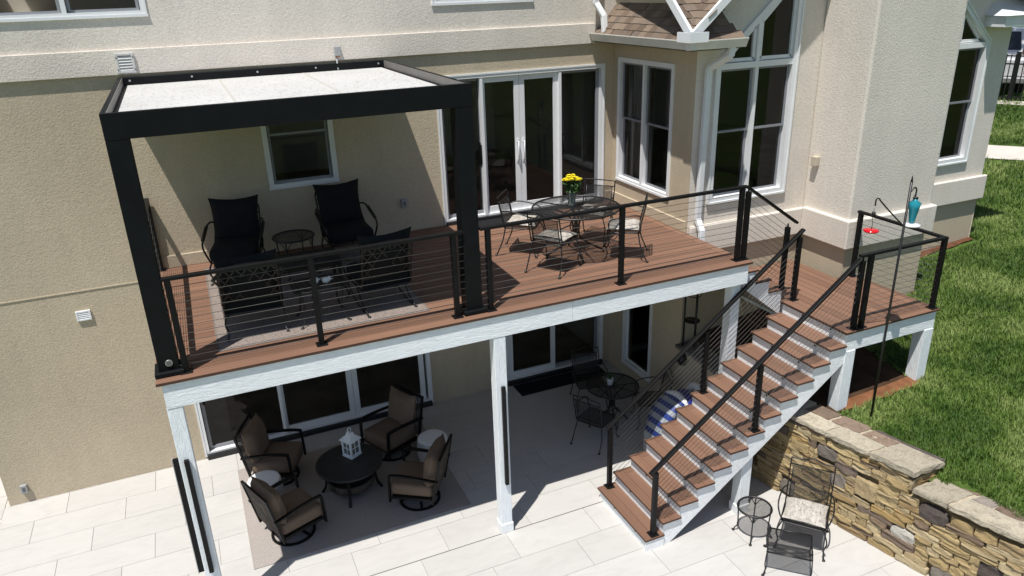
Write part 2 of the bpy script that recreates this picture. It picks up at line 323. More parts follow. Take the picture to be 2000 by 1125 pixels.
def wall(pl, outer, holes, mat, name='wall', depth=.16, d=0):
    bm = bmesh.new(); E_ = []
    for loop in [outer]+holes:
        vs = [bm.verts.new(pl.P(u, v, d)) for u, v in loop]; E_ += [bm.edges.new((vs[i], vs[(i+1) % len(vs)])) for i in range(len(vs))]
    bmesh.ops.triangle_fill(bm, edges=E_, use_beauty=True, use_dissolve=False, normal=pl.n)
    for loop in holes:
        L = len(loop)
        for i in range(L):
            a, b_ = loop[i], loop[(i+1) % L]; bm.faces.new([bm.verts.new(q) for q in (pl.P(*a, d), pl.P(*b_, d), pl.P(*b_, d-depth), pl.P(*a, d-depth))])
    me = bpy.data.meshes.new(name); bm.to_mesh(me); bm.free(); me.materials.append(M[mat]); o = bpy.data.objects.new(name, me); C.objects.link(o); o.parent = house; o.location = -V(house['_abs']); return o
def hole(u0, u1, v0, v1, t=.055): return [(u0+t, v0+t), (u1-t, v0+t), (u1-t, v1-t), (u0+t, v1-t)]
def frame(pl, mb, u0, u1, v0, v1, t, d0, d1, tb=None, tt=None):
    tb = tb or t; tt = tt or t
    pl.box(mb, u0, u0+t, v0, v1, d0, d1); pl.box(mb, u1-t, u1, v0, v1, d0, d1); pl.box(mb, u0+t, u1-t, v0, v0+tb, d0, d1); pl.box(mb, u0+t, u1-t, v1-tt, v1, d0, d1); return mb
def pane(pl, par, u0, u1, v0, v1, d, mat='glass'):
    mb = MB(); mb.face([pl.P(u0, v0, d), pl.P(u1, v0, d), pl.P(u1, v1, d), pl.P(u0, v1, d)]); o = mb.build('pane', mat, par); o.location = (0, 0, 0); return o
def sub(mb, name, mat, par): o = mb.build(name, mat, par); o.location = (0, 0, 0); return o
def casing(pl, u0, u1, v0, v1, name='window', sill=True):
    mb = MB(); frame(pl, mb, u0, u1, v0, v1, .06, -.10, .014); frame(pl, mb, u0-.012, u1+.012, v0-.012, v1+.012, .026, -.001, .022)
    if sill: pl.box(mb, u0-.02, u1+.02, v0-.014, v0+.022, -.001, .026)
    return mb.build(name, 'white_trim', house)
def hung(pl, w_, u0, u1, v0, v1, mid=None):
    mid = mid or (v0+v1)/2
    for k, (a, b_, d) in enumerate(((mid-.02, v1, -.045), (v0, mid+.02, -.075))):
        s = sub(frame(pl, MB(), u0+.012, u1-.012, a, b_, .034, d-.018, d+.012), 'sash', 'grey_sash', w_); pane(pl, w_, u0+.042, u1-.042, a+.03, b_-.03, d-.004)
def window(pl, u0, u1, v0, v1, cols, mid=None, hungs=True):
    w_ = casing(pl, u0, u1, v0, v1); a0, a1, b0, b1 = u0+.06, u1-.06, v0+.06, v1-.06; n = len(cols)+1; cs = [a0]+list(cols)+[a1]
    for c in cols: sub(pl.box(MB(), c-.028, c+.028, b0, b1, -.1, .012), 'mullion', 'white_trim', w_)
    for i in range(n):
        l = cs[i]+(.028 if i else 0); r = cs[i+1]-(.028 if i < n-1 else 0)
        if hungs: hung(pl, w_, l, r, b0, b1, mid)
        else: sub(frame(pl, MB(), l, r, b0, b1, .04, -.07, -.035), 'sash', 'white_trim', w_); pane(pl, w_, l+.035, r-.035, b0+.035, b1-.035, -.05)
    return w_
def door(pl, u0, u1, v0, v1, panels, sill_mat='door_sill'):
    w_ = casing(pl, u0, u1, v0, v1, 'patio_door', False)
    sub(pl.box(MB(), u0+.02, u1-.02, v0-.05, v0+.03, -.09, .075), 'door_sill', sill_mat, w_)
    for (a, b_, kind, hd) in panels:
        d = -.045 if kind == 'white' else -.085
        t = .09 if kind == 'white' else .05
        p = sub(frame(pl, MB(), a, b_, v0+.05, v1-.06, t, d-.02, d+.02, t*1.35), 'door_panel', 'white_trim' if kind == 'white' else 'grey_sash', w_)
        o = pane(pl, w_, a+t-.01, b_-t+.01, v0+.05+t*1.3, v1-.06-t+.01, d)
        if hd:
            for hh in hd:
                x = a+.05 if hh < 0 else b_-.05
                mb = MB(); mb.tube([pl.P(x, v0+.92, d+.02), pl.P(x, v0+.92, d+.07), pl.P(x, v0+1.22, d+.07), pl.P(x, v0+1.22, d+.02)], .012); pl.box(mb, x-.02, x+.02, v0+.88, v0+1.26, d+.02, d+.032)
                sub(mb, 'handle', 'white_metal' if kind == 'white' else 'black_metal', w_)
    return w_
# ---- main wall
hs = [hole(4.54, 7.52, 3.30, 5.65), hole(1.88, 2.88, 4.24, 5.42), hole(.26, 4.08, .05, 2.45), hole(5.52, 7.56, .06, 2.45)]
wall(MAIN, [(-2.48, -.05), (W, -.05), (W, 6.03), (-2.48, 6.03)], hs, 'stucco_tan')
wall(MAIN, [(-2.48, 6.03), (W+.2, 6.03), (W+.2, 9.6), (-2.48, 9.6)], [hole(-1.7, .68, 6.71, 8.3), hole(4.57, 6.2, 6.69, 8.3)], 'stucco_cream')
MAIN.box(MB(), -2.50, 7.32, 5.995, 6.31, 0, .045).build('band', 'stucco_trim', house, bevel=.006)
MAIN.box(MB(), .16, 4.50, HD, 3.46, 0, .028).build('base_band', 'stucco_tan', house, bevel=.008)
MAIN.box(MB(), -2.495, .14, 3.130, 3.15, 0, .009).build('ledge', 'stucco_tan', house, bevel=.003)
MAIN.box(MB(), 7.56, W, HD, 3.46, 0, .028).build('base_band', 'stucco_tan', house, bevel=.008)
window(MAIN, -1.7, .68, 6.71, 8.3, (-.52, ) if 0 else (-.25,)); window(MAIN, 4.57, 6.2, 6.69, 8.3, (5.38,)); window(MAIN, 1.88, 2.88, 4.24, 5.42, (), 5.02)
door(MAIN, 4.54, 7.52, 3.30, 5.65, [(4.60, 5.30, 'grey', (1,)), (5.26, 5.95, 'white', (1,)), (5.955, 6.66, 'white', (-1,)), (6.70, 7.45, 'grey', (-1,))])
door(MAIN, .26, 4.08, .05, 2.45, [(.33, 1.55, 'grey', (-1,)), (1.50, 2.71, 'white', ()), (2.715, 3.98, 'white', ())])
door(MAIN, 5.52, 7.56, .06, 2.45, [(5.60, 6.56, 'white', (-1,)), (6.52, 7.48, 'grey', ())])
# sliding-door posts between panels
for x, v0, v1 in ((5.28, 3.34, 5.57), (6.68, 3.34, 5.57), (1.525, .1, 2.37)): MAIN.box(MB(), x-.022, x+.022, v0, v1, -.06, .02).build('door_post', 'white_trim', house)
# left return and set-back wing
mb = MB(); mb.face([(-2.48, D, -.05), (-2.48, D, 9.6), (-2.48, 6, 9.6), (-2.48, 6, -.05)]); mb.build('side_wall', 'stucco_tan', house)
B((-7, 5.0, .42), (-2.48, 5.2, 9.6)).build('wing_wall', 'stucco_tan', house); B((-7, 4.93, .33), (-2.5, 5.2, .42)).build('wing_sill', 'white_trim', house); B((-7, 5.03, -.05), (-2.48, 5.2, .33)).build('wing_base', 'door_sill', house)
# ---- bay side wall (faces the deck)
SL = .88
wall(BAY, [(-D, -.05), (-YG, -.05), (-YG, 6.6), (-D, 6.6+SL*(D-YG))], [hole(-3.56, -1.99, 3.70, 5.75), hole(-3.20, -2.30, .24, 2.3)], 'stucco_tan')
window(BAY, -3.56, -1.99, 3.70, 5.75, (-2.80,), 4.78); window(BAY, -3.20, -2.30, .24, 2.3, (), None, False)
BAY.box(MB(), -D+.03, -YG-.03, HD, 3.45, 0, .03).build('base_band', 'stucco_tan', house, bevel=.008)
# curtain behind the bay window
mb = MB(); rows = []
for k in range(41):
    y = 3.42-.62*k/40; rows.append([(W+.20+.035*math.sin(k*1.05)+.01*math.sin(k*2.7), y, z) for z in (3.72, 4.4, 5.1, 5.72)])
mb.grid(rows); tag(mb.build('curtain', 'curtain_fabric'), 'pleated grey-brown curtain behind the left panes of the corner window', 'curtain')
# ---- gable wall
rk = lambda x: 5.80+SL*(x-8.05); rkr = lambda x: 5.80+SL*(13.80-x)
def rakewin(u0, u1, f, mirror):
    t = .08; top = lambda x: f(x)
    hl = [(u0+t, 3.70+t), (u1-t, 3.70+t), (u1-t, top(u1-t)-.10), (u0+t, top(u0+t)-.10)]
    return hl
GB = [(W, 2.93), (14.35, 2.93), (14.35, 6.6), (11.03, 6.6+SL*3.32), (W, 6.6)]
wall(GAB, GB, [rakewin(8.05, 9.55, rk, 0), rakewin(12.30, 13.80, rkr, 1)], 'stucco_cream')
wall(GAB, [(W, .9), (14.35, .9), (14.35, 2.93), (W, 2.93)], [], 'stucco_tan', 'foundation', d=-.012)
def rake_window(u0, u1, f, mirror):
    mb = MB(); P = GAB.P; o = [(u0, 3.70), (u1, 3.70), (u1, f(u1)), (u0, f(u0))]
    def seg(a, b_, w_, d0, d1, shift):
        a, b_ = V(a), V(b_); t = (b_-a).normalized(); n = V((-t.y, t.x)); q = [a, b_, b_+n*w_, a+n*w_]
        if shift: q = [x+n*shift for x in q]
        i = len(mb.v); mb.v += [tuple(P(x.x, x.y, d)) for d in (d0, d1) for x in q]
        for fc in ((0, 1, 2, 3), (7, 6, 5, 4), (0, 4, 5, 1), (1, 5, 6, 2), (2, 6, 7, 3), (3, 7, 4, 0)): mb.f.append(tuple(i+k for k in fc)); mb.sm.append(False)
    for i in range(4): seg(o[i], o[(i+1) % 4], .085, -.10, .030+.001*i, 0); seg(o[i], o[(i+1) % 4], .028, -.001, .045+.001*i, -.012)
    w_ = mb.build('window', 'white_trim', house)
    zt = 5.72; sub(GAB.box(MB(), u0+.07, u1-.07, zt-.03, zt+.055, -.1, .022), 'transom', 'white_trim', w_)
    c = (u0+u1)/2; hi = f(c)-.1; sub(GAB.box(MB(), c-.03, c+.03, 3.78, hi, -.1, .016), 'mullion', 'white_trim', w_)
    for a, b_ in ((u0+.08, c-.03), (c+.03, u1-.08)): hung(GAB, w_, a, b_, 3.78, zt-.03, 4.78)
    for a, b_ in ((u0+.07, c-.03), (c+.03, u1-.07)):
        ins = .06; q = [(a+.03, zt+.09), (b_-.03, zt+.09), (b_-.03, f(b_)-.16), (a+.03, f(a)-.16)]
        q = [x for x in q if x[1] >= zt+.09-1e-6]
        if len(q) == 3:
            lo, hi2 = (a, b_) if f(b_) > f(a) else (b_, a); xx = lo+(zt+.25-f(lo))/(f(hi2)-f(lo))*(hi2-lo); q = [(xx, zt+.09), (hi2+(-.03 if hi2 > lo else .03), zt+.09), (hi2+(-.03 if hi2 > lo else .03), f(hi2)-.16)]
        if sum(q[i][0]*q[(i+1) % len(q)][1]-q[(i+1) % len(q)][0]*q[i][1] for i in range(len(q))) < 0: q = q[::-1]
        mb2 = MB(); mb2.face([GAB.P(u, v, -.05) for u, v in q]); sub(mb2, 'pane', 'glass', w_)
        fr_ = MB()
        for i in range(len(q)):
            A, B2 = V(q[i]), V(q[(i+1) % len(q)]); fr_.bar(GAB.P(A.x, A.y, -.045), GAB.P(B2.x, B2.y, -.045), .05, .06, (0, 1, 0))
        sub(fr_, 'sash', 'white_trim', w_)
    return w_
rake_window(8.05, 9.55, rk, 0); rake_window(12.30, 13.80, rkr, 1)
GAB.box(MB(), W+.02, 10.016, 2.93, 3.38, 0, .07).build('band', 'stucco_trim', house, bevel=.02); GAB.box(MB(), 11.80, 14.42, 2.93, 3.38, 0, .07).build('band', 'stucco_trim', house, bevel=.02)
B((10.016, .48, 2.93), (11.80, YG, 11)).build('chimney', 'stucco_cream', house, bevel=.03); B((10.03, .495, .9), (11.785, YG, 2.93)).build('foundation', 'stucco_tan', house)
B((9.946, .41, 2.935), (11.87, YG-.071, 3.40)).build('band', 'stucco_trim', house, bevel=.02)
mb = MB(); mb.face([(14.35, YG, .9), (14.35, 9, .9), (14.35, 9, 6.6), (14.35, YG, 6.6)]); mb.build('side_wall', 'stucco_cream', house)
# ---- roofs: eave skirt round the corner, valley roof above it
EX, EY = 7.32, 1.06
def slope_sheet(P, name='roof', mat='shingle'): mb = MB(); mb.face(P); return mb.build(name, mat, house)
def shingles(roof, o, u, v, nu, nv, su, sv, keep):
    u, v = V(u).normalized(), V(v).normalized(); n = u.cross(v)
    if n.z < 0: n = -n
    mats = []
    for k in range(5):
        mb = MB(); wv = su*(.86+.05*k); hv = sv*1.25; j = [random.uniform(-.008, .008) for _ in range(2)]
        pts = [V((0, j[0], .016)), V((wv, j[1], .016)), V((wv, hv, .004)), V((0, hv, .004))]
        m = Matrix(((u.x, v.x, n.x, 0), (u.y, v.y, n.y, 0), (u.z, v.z, n.z, 0), (0, 0, 0, 1)))
        top = [m @ p for p in pts]; bot = [m @ (p-V((0, 0, .013))) for p in pts]; i = 0; mb.v = [tuple(q) for q in top+bot]
        mb.f = [(0, 1, 2, 3), (0, 4, 5, 1), (1, 5, 6, 2), (3, 7, 4, 0)]; mb.sm = [False]*4; me = mb.mesh('shingle'); me.materials.append(M['shingle']); mats.append(me)
    for r in range(nv):
        x = -random.random()*su
        while x < nu*su:
            p = V(o)+u*x+v*(r*sv)
            if keep(p+u*su*.5+v*sv*.3):
                s = bpy.data.objects.new('shingle', random.choice(mats)); C.objects.link(s); s.parent = roof; s.location = p
            x += su*random.uniform(.8, 1.0)
r1 = slope_sheet([(EX, EY, 6.13), (EX, D, 6.13), (W, D, 6.58), (W, YG, 6.58)])
shingles(r1, (EX-.02, D, 6.13), (0, -1, 0), (.4, 0, .45), 14, 5, .2, .125, lambda p: p.y > EY+(p.x-EX)*.9 and p.y < D-.02-(p.x-EX)*.55)
r2_ = slope_sheet([(EX, EY, 6.13), (8.12, EY, 6.13), (8.02, YG, 6.58), (W, YG, 6.58)])
shingles(r2_, (EX, EY-.02, 6.13), (1, 0, 0), (0, .4, .45), 5, 5, .2, .125, lambda p: p.x > EX+(p.y-EY)*.9 and p.x < 8.1-(p.y-EY)*.2)
B((EX, EY, 6.02), (8.14, D, 6.06)).build('soffit', 'gutter_white', house)
# gutters
def gutter(p, q, out, name='gutter'):
    p, q, o = V(p), V(q), V(out); mb = MB()
    for (a, b_) in (((0, 0), (0, -.11)), ((0, -.11), (.07, -.11)), ((.07, -.11), (.115, 0)), ((.115, 0), (.105, .012))):
        A = [p+o*a[0]+V((0, 0, a[1])), q+o*a[0]+V((0, 0, a[1])), q+o*b_[0]+V((0, 0, b_[1])), p+o*b_[0]+V((0, 0, b_[1]))]; mb.face(A)
    for e in (p, q): mb.face([e+o*x+V((0, 0, z)) for x, z in ((0, 0), (0, -.11), (.07, -.11), (.115, 0))])
    mb.bar(p+o*.11+V((0, 0, .008)), q+o*.11+V((0, 0, .008)), .02, .012)
    return mb.build(name, 'gutter_white', house)
gutter((EX, EY-.10, 6.15), (EX, D-.05, 6.15), (-1, 0, 0)); gutter((EX-.10, EY, 6.148), (8.18, EY, 6.148), (0, -1, 0))
B((EX, EY+.0, 6.02), (EX+.02, D, 6.13)).build('fascia', 'gutter_white', house); B((EX+.02, EY, 6.02), (8.14, EY+.02, 6.128)).build('fascia', 'gutter_white', house)
mb = MB(); mb.box((EX-.13, EY-.02, 6.14), (EX-.10, EY+.17, 6.27)); mb.box((EX-.13, EY-.13, 6.14), (EX+.17, EY-.10, 6.27)); mb.box((EX-.13, EY-.10, 6.14), (EX-.10, EY-.02, 6.268)); mb.build('gutter_splash_guard', 'white_metal', house)
# valley roof over the corner: two planes that meet in a valley
zv = 6.25; L = 3.0
va = slope_sheet([(EX, EY, zv), (EX+L, EY, zv+SL*L), (EX+L, EY+L, zv+SL*L)], 'valley_roof'); vb = slope_sheet([(EX, EY, zv), (EX+L, EY+L, zv+SL*L), (EX, EY+L, zv+SL*L)], 'valley_roof')
n_ = 1/math.sqrt(1+SL*SL)
shingles(va, (EX, EY, zv), (0, 1, 0), (n_, 0, SL*n_), 8, 9, .19, .135, lambda p: EY+.02 < p.y < EY+(p.x-EX)+.05 and p.x > EX+.03)
shingles(vb, (EX, EY, zv), (1, 0, 0), (0, n_, SL*n_), 8, 9, .19, .135, lambda p: EX+.02 < p.x < EX+(p.y-EY)+.05 and p.y > EY+.03)
MB().bar((EX, EY-.03, zv-.02), (EX+L, EY-.03, zv+SL*L-.02), .05, .11).build('rake_board', 'white_metal', house); MB().bar((EX-.03, EY, zv-.02), (EX-.03, EY+L, zv+SL*L-.02), .05, .11).build('rake_board', 'white_metal', house)
# gable right half: roof, rake board, boxed eave return
mb = MB(); mb.face([(11.03, EY, 9.17+.35), (14.75, EY, 6.25), (14.75, 8.5, 6.25), (11.03, 8.5, 9.52)]); rr = mb.build('roof', 'shingle', house)
shingles(rr, (14.78, EY, 6.23), (0, 1, 0), (-n_, 0, SL*n_), 12, 3, .2, .135, lambda p: p.y > EY)
MB().bar((11.03, EY-.02, 9.45), (14.72, EY-.02, 6.20), .05, .16).build('rake_board', 'white_metal', house)
mb = MB(); mb.box((13.62, 1.10, 6.02), (14.72, YG, 6.20)); mb.build('eave_return', 'white_metal', house, bevel=.01)
mb = MB()
A = [(13.58, 1.06, 6.205), (14.74, 1.06, 6.205), (14.74, YG, 6.205), (13.58, YG, 6.205), (13.78, YG, 6.42), (14.74, YG, 6.42)]
for f in ((0, 1, 5, 4), (0, 4, 3), (1, 2, 5), (0, 3, 2, 1)): mb.face([A[i] for i in f])
mb.build('eave_return_cap', 'white_metal', house)
gutter((14.76, 1.0, 6.22), (14.76, 8.5, 6.22), (1, 0, 0))
B((14.35, YG, 6.0), (14.76, 8.5, 6.03)).build('soffit', 'white_metal', house)
# downspouts
def spout(P, wx=.095, wy=.07):
    mb = MB()
    for a, b_ in zip(P, P[1:]):
        d = (V(b_)-V(a)).normalized()*.012; mb.bar(V(a)-d, V(b_)+d, wx, wy, (0, -1, .02))
    return mb.build('downspout', 'white_metal', house, bevel=.012)
spout([(7.97, 1.03, 6.05), (7.97, 1.05, 5.93), (7.86, 1.36, 5.74), (7.86, 1.40, 3.50), (7.86, 1.28, 3.33), (7.86, 1.26, 2.9)])
spout([(7.28, 3.60, 8), (7.28, 3.60, 6.62), (7.37, 3.50, 6.42), (7.37, 3.46, 6.17)])
# house fittings
def louvre_vent(u, v, w_, h, n, mat, d0):
    f = MB(); frame(MAIN, f, u, u+w_, v, v+h, w_*.15, d0, d0+.03); o = f.build('vent', mat, house, bevel=.006); sub(MAIN.box(MB(), u+w_*.12, u+w_*.88, v+h*.12, v+h*.88, d0, d0+.006), 'backing', 'vent_dark', o)
    hh = h*.7/n
    for k in range(n):
        mb = MB(); v0 = v+h*.15+k*hh; P = MAIN.P; a, b_ = u+w_*.15, u+w_*.85; q = [P(a, v0, d0+.028), P(b_, v0, d0+.028), P(b_, v0+hh*.95, d0+.010), P(a, v0+hh*.95, d0+.010)]; mb.face(q); mb.face([P(a, v0, d0+.028), P(b_, v0, d0+.028), P(b_, v0, d0+.008), P(a, v0, d0+.008)]); sub(mb, 'louvre', mat, o)
    if n > 4: 
        for x, y in ((.06, .2), (.94, .2), (.06, .8), (.94, .8)): sub(MAIN.box(MB(), u+w_*x-.007, u+w_*x+.007, v+h*y-.007, v+h*y+.007, d0+.03, d0+.034), 'screw', 'vent_dark', o)
louvre_vent(.205, 6.01, .225, .255, 5, 'vent_white', .045); louvre_vent(-1.0, 2.70, .19, .15, 4, 'white_trim', 0)
def outlet(u, v):
    o = MAIN.box(MB(), u-.045, u+.045, v-.07, v+.07, 0, .05).build('outlet_box', 'plastic_grey', house, bevel=.008); sub(MAIN.box(MB(), u-.018, u+.018, v-.03, v+.035, .05, .054), 'outlet_face', 'vent_dark', o)
outlet(-2.24, .25); outlet(3.87, 3.75)
o = MAIN.box(MB(), 3.03, 3.12, 6.06, 6.19, .045, .10).build('junction_box', 'plastic_grey', house, bevel=.006); sub(MAIN.box(MB(), 3.05, 3.10, 6.045, 6.06, .05, .09), 'gasket', 'orange_plastic', o); m_ = MB(); m_.tube([MAIN.P(3.05, 6.06, .075), MAIN.P(3.05, 5.90, .09), MAIN.P(3.05, 5.87, .12)], .011); sub(m_, 'conduit', 'plastic_grey', o)
o = B((9.93, 1.20, 4.10), (10.016, 1.31, 4.26)).build('wall_light', 'light_tan', house, bevel=.012)
# interior shell, so that the panes look into real rooms
for (x0, x1, y0, y1) in ((-2.47, W-.01, D+.17, 9.2), (W+.01, 14.34, YG+.17, 9.2)):
    for z in (-.04, 3.22): B((x0, y0, z), (x1, y1, z+.04)).build('interior_floor', 'interior_floor', house)
    for z in (2.75, 6.62): B((x0, y0, z), (x1, y1, z+.04)).build('interior_ceiling', 'interior_wall', house)
    B((x0, y1, -.05), (x1, y1+.1, 9.6)).build('interior_wall', 'interior_wall', house)
B((W-.02, D+.17, -.05), (W+.02, 9.2, 9.6)).build('interior_wall', 'interior_wall', house); B((-2.46, D+.17, -.05), (-2.42, 9.2, 9.6)).build('interior_wall', 'interior_wall', house); B((14.28, YG+.17, 1), (14.32, 9.2, 6.6)).build('interior_wall', 'interior_wall', house)
mb = MB(); mb.face([(-2.6, 3.4, 9.6), (W+.3, 3.4, 9.6), (W+.3, 9.3, 11.5), (-2.6, 9.3, 11.5)]); mb.build('main_roof', 'shingle', house)
mb = MB(); mb.face([(-2.48, 9.3, -.05), (14.4, 9.3, -.05), (14.4, 9.3, 11), (-2.48, 9.3, 11)]); mb.build('rear_wall', 'stucco_tan', house)
# ================================================================== GROUND
def lerp_tab(t, s):
    for (a, x), (b_, y) in zip(t, t[1:]):
        if s <= b_: k = max(0, (s-a)/(b_-a)); k = k*k*(3-2*k) if 0 else k; return x+(y-x)*k
    return t[-1][1]
TAB = [(-50, .75), (2, .90), (5.5, 1.10), (7.6, 1.26), (9, 1.34), (12.2, 1.86), (15.8, 2.13), (21, 2.28), (25, 2.55), (31.7, 3.15), (37, 3.2), (45, 3.7), (80, 5.2), (160, 6.2), (800, 6.4)]
def gz(x, y):
    s = x+y; z = sum(lerp_tab(TAB, s+o) for o in (-.8, -.4, 0, .4, .8))/5
    return z+.025*noise.noise(V((x*.6, y*.6, 0)))
def wx(y):   # front face of the stone wall
    t = -.795-y; return 7.80+.20*t+.012*t*t if t > 0 else 7.80+.12*t
patio = bpy.data.objects.new('patio', None); C.objects.link(patio); tag(patio, 'pale stone tiled patio below the deck', None, None, 'structure')
o = B((-3.4, -6.5, -.12), (8.9, 5.2, -.012)).build('patio_bed', 'grout', patio)
tile_m = {}
def tile(x0, x1, y0, y1):
    k = (round(x1-x0, 2), round(y1-y0, 2))
    if k not in tile_m:
        w_, h = k; g = .0013; mb = MB(); c = .0016
        A = [(g, g, -.01), (w_-g, g, -.01), (w_-g, h-g, -.01), (g, h-g, -.01), (g+c, g+c, 0), (w_-g-c, g+c, 0), (w_-g-c, h-g-c, 0), (g+c, h-g-c, 0)]; mb.v = A
        mb.f = [(4, 5, 6, 7), (0, 1, 5, 4), (1, 2, 6, 5), (2, 3, 7, 6), (3, 0, 4, 7)]; mb.sm = [False]*5; me = mb.mesh('tile'); me.materials.append(M['patio_tile']); tile_m[k] = me
    t = bpy.data.objects.new('tile', tile_m[k]); C.objects.link(t); t.parent = patio; t.location = (x0, y0, random.uniform(-.0012, .0012))
for r in range(-9, 8):
    y0 = r*.53; y1 = y0+.53; y1 = min(y1, 3.95); x = 3.1+.4*r; x -= math.ceil((x+2.55)/1.2)*1.2
    xe = wx((y0+y1)/2)+.3
    while x < xe:
        a, b_ = max(x, -2.55), min(x+1.2, 8.75)
        if b_-a > .1: tile(a, b_, y0, y1)
        x += 1.2
for k in range(2): tile(-3.3, -2.55, 3.45+k*.6, 4.05+k*.6)
B((-2.55, -.006, .0005), (7.9, .006, .0015)).build('drain_slot', 'drain_dark', patio)
g = B((-3.35, -6, -.01), (-2.56, 3.36, .025)); tag(g.build('turf_strip', 'turf_green'), 'strip of dark green turf at the left edge of the patio', None, None, 'structure')
# lower lawn, far sheet
mb = MB(); mb.face([(-400, -400, -.14), (400, -400, -.14), (400, 400, -.14), (-400, 400, -.14)]); tag(mb.build('lower_ground', 'lawn_ground'), 'grass ground around the patio', None, None, 'structure')
# upper lawn: one sheet from the wall to the horizon
ys = [-60, -40, -25, -16, -11, -8]+[-6+.3*k for k in range(34)]+[4.5, 5.2, 6, 7, 8.5, 10, 13, 17, 22, 30, 45, 70, 110, 170, 260, 380]
mb = MB(); rows = []
for y in ys:
    x0 = wx(max(y, -6.5))+.22 if y < -.75 else 7.95
    if y < -6.5: x0 = wx(-6.5)+.22
    xs = [x0+.05]+[x0+.3*k for k in range(1, 24)]+[16, 17.5, 19, 21, 24, 28, 33, 40, 52, 70, 100, 150, 230, 380]
    rows.append([(x, y, gz(x, y)) for x in xs])
mb.grid(rows); lawn = tag(mb.build('lawn', 'lawn_ground'), 'sloping green lawn on the right of the house', None, None, 'structure')
# dark mulch under the landing, colour also deepened to stand in for shade
mb = MB(); rows = []
for i in range(18):
    y = -1.14+.153*i; e = .10*noise.noise(V((y*3, 1, 0))); x1 = 10.12+e*.6; rows.append([(x, y+.1*noise.noise(V((x*2, 5, 0)))*(i == 0), gz(x, y)+.035) for x in [8.0+(x1-8.0)*k/10 for k in range(11)]])
mb.grid(rows); tag(mb.build('soil', 'soil_dark'), 'dark brown mulch under the stair landing', None, None, 'structure')
mb = MB(); rows = []
for i in range(12):
    x = 11.7+.24*i; rows.append([(x, y+.08*noise.noise(V((x*3, y, 0)))*(k == 0), gz(x, y)+.03) for k, y in enumerate([(.25+.03*(x-11.7) if x < 11.82 else 1.32+.06*noise.noise(V((x*2, 0, 0)))), .7 if x < 11.82 else 1.35, 1.1 if x < 11.82 else 1.38, 1.47])])
mb.grid(rows); tag(mb.build('soil_strip', 'soil'), 'bare strip of red soil along the house foundation', None, None, 'structure')
mb = MB(); rows = []
for i in range(20):
    x = 8.62+.076*i; w_ = .10*noise.noise(V((x*4, 2, 0))); rows.append([(x, y, gz(x, y)+.05) for y in (-1.20+w_*.8, -1.15, -1.10, -1.0)])
mb.grid(rows); tag(mb.build('clay_edge', 'clay'), 'orange red clay rim along the front of the stair landing', None, None, 'structure')
# front walk and far driveway
def strip(P, name, mat, label, h=.03, th=None):
    mb = MB(); rows = []
    for (a, b_) in P:
        a, b_ = V(a), V(b_); rows.append([(a.lerp(b_, t).x, a.lerp(b_, t).y, gz(*a.lerp(b_, t))+h) for t in [k/4 for k in range(5)]])
    mb.grid(rows); return tag(mb.build(name, mat), label, None, None, 'structure')
def seg2(a, b_, w0, n=14):
    a, b_ = V(a), V(b_); t = (b_-a).normalized(); nn = V((-t.y, t.x)); return [(a.lerp(b_, k/n)-nn*w0/2, a.lerp(b_, k/n)+nn*w0/2) for k in range(n+1)]
strip(seg2((14.6, 10.9), (26, -2.2), 1.1, 26), 'walkway', 'concrete_walk', 'pale concrete walkway crossing the lawn', .04)
strip(seg2((17.5, 22.8), (43, -12.6), 5.0, 40), 'driveway', 'asphalt', 'far driveway beyond the metal fence', .05)
strip(seg2((14.9, 19.9), (39, -13.5), .55, 40), 'driveway_kerb', 'concrete_walk', 'pale kerb strip along the far driveway', .07)

# ================================================================== STONE RETAINING WALL
sw = thing('stone_retaining_wall', 'stacked tan fieldstone retaining wall with pale capstones beside the patio', 'wall', (8.1, -2, 0), absolute=True)
YS = -2.62   # where the top steps down
def top_at(y): return 1.26 if y > YS else 1.06
mb = MB()
for y0, y1, zt in ((-.3, YS, 1.27), (YS, -6.3, 1.07)):
    n = 12; ysx = [y0+(y1-y0)*k/n for k in range(n+1)]
    mb.grid([[(wx(y)+.035, y, -.05), (wx(y)+.035, y, zt), (wx(y)+.42, y, zt), (wx(y)+.42, y, -.05)] for y in ysx], True, False, False); mb.face([(wx(y0)+.035, y0, -.05), (wx(y0)+.42, y0, -.05), (wx(y0)+.42, y0, zt), (wx(y0)+.035, y0, zt)])
    mb.face([(wx(y1)+.035, y1, -.05), (wx(y1)+.42, y1, -.05), (wx(y1)+.42, y1, zt), (wx(y1)+.035, y1, zt)])
mb.build('core', 'mortar', sw)
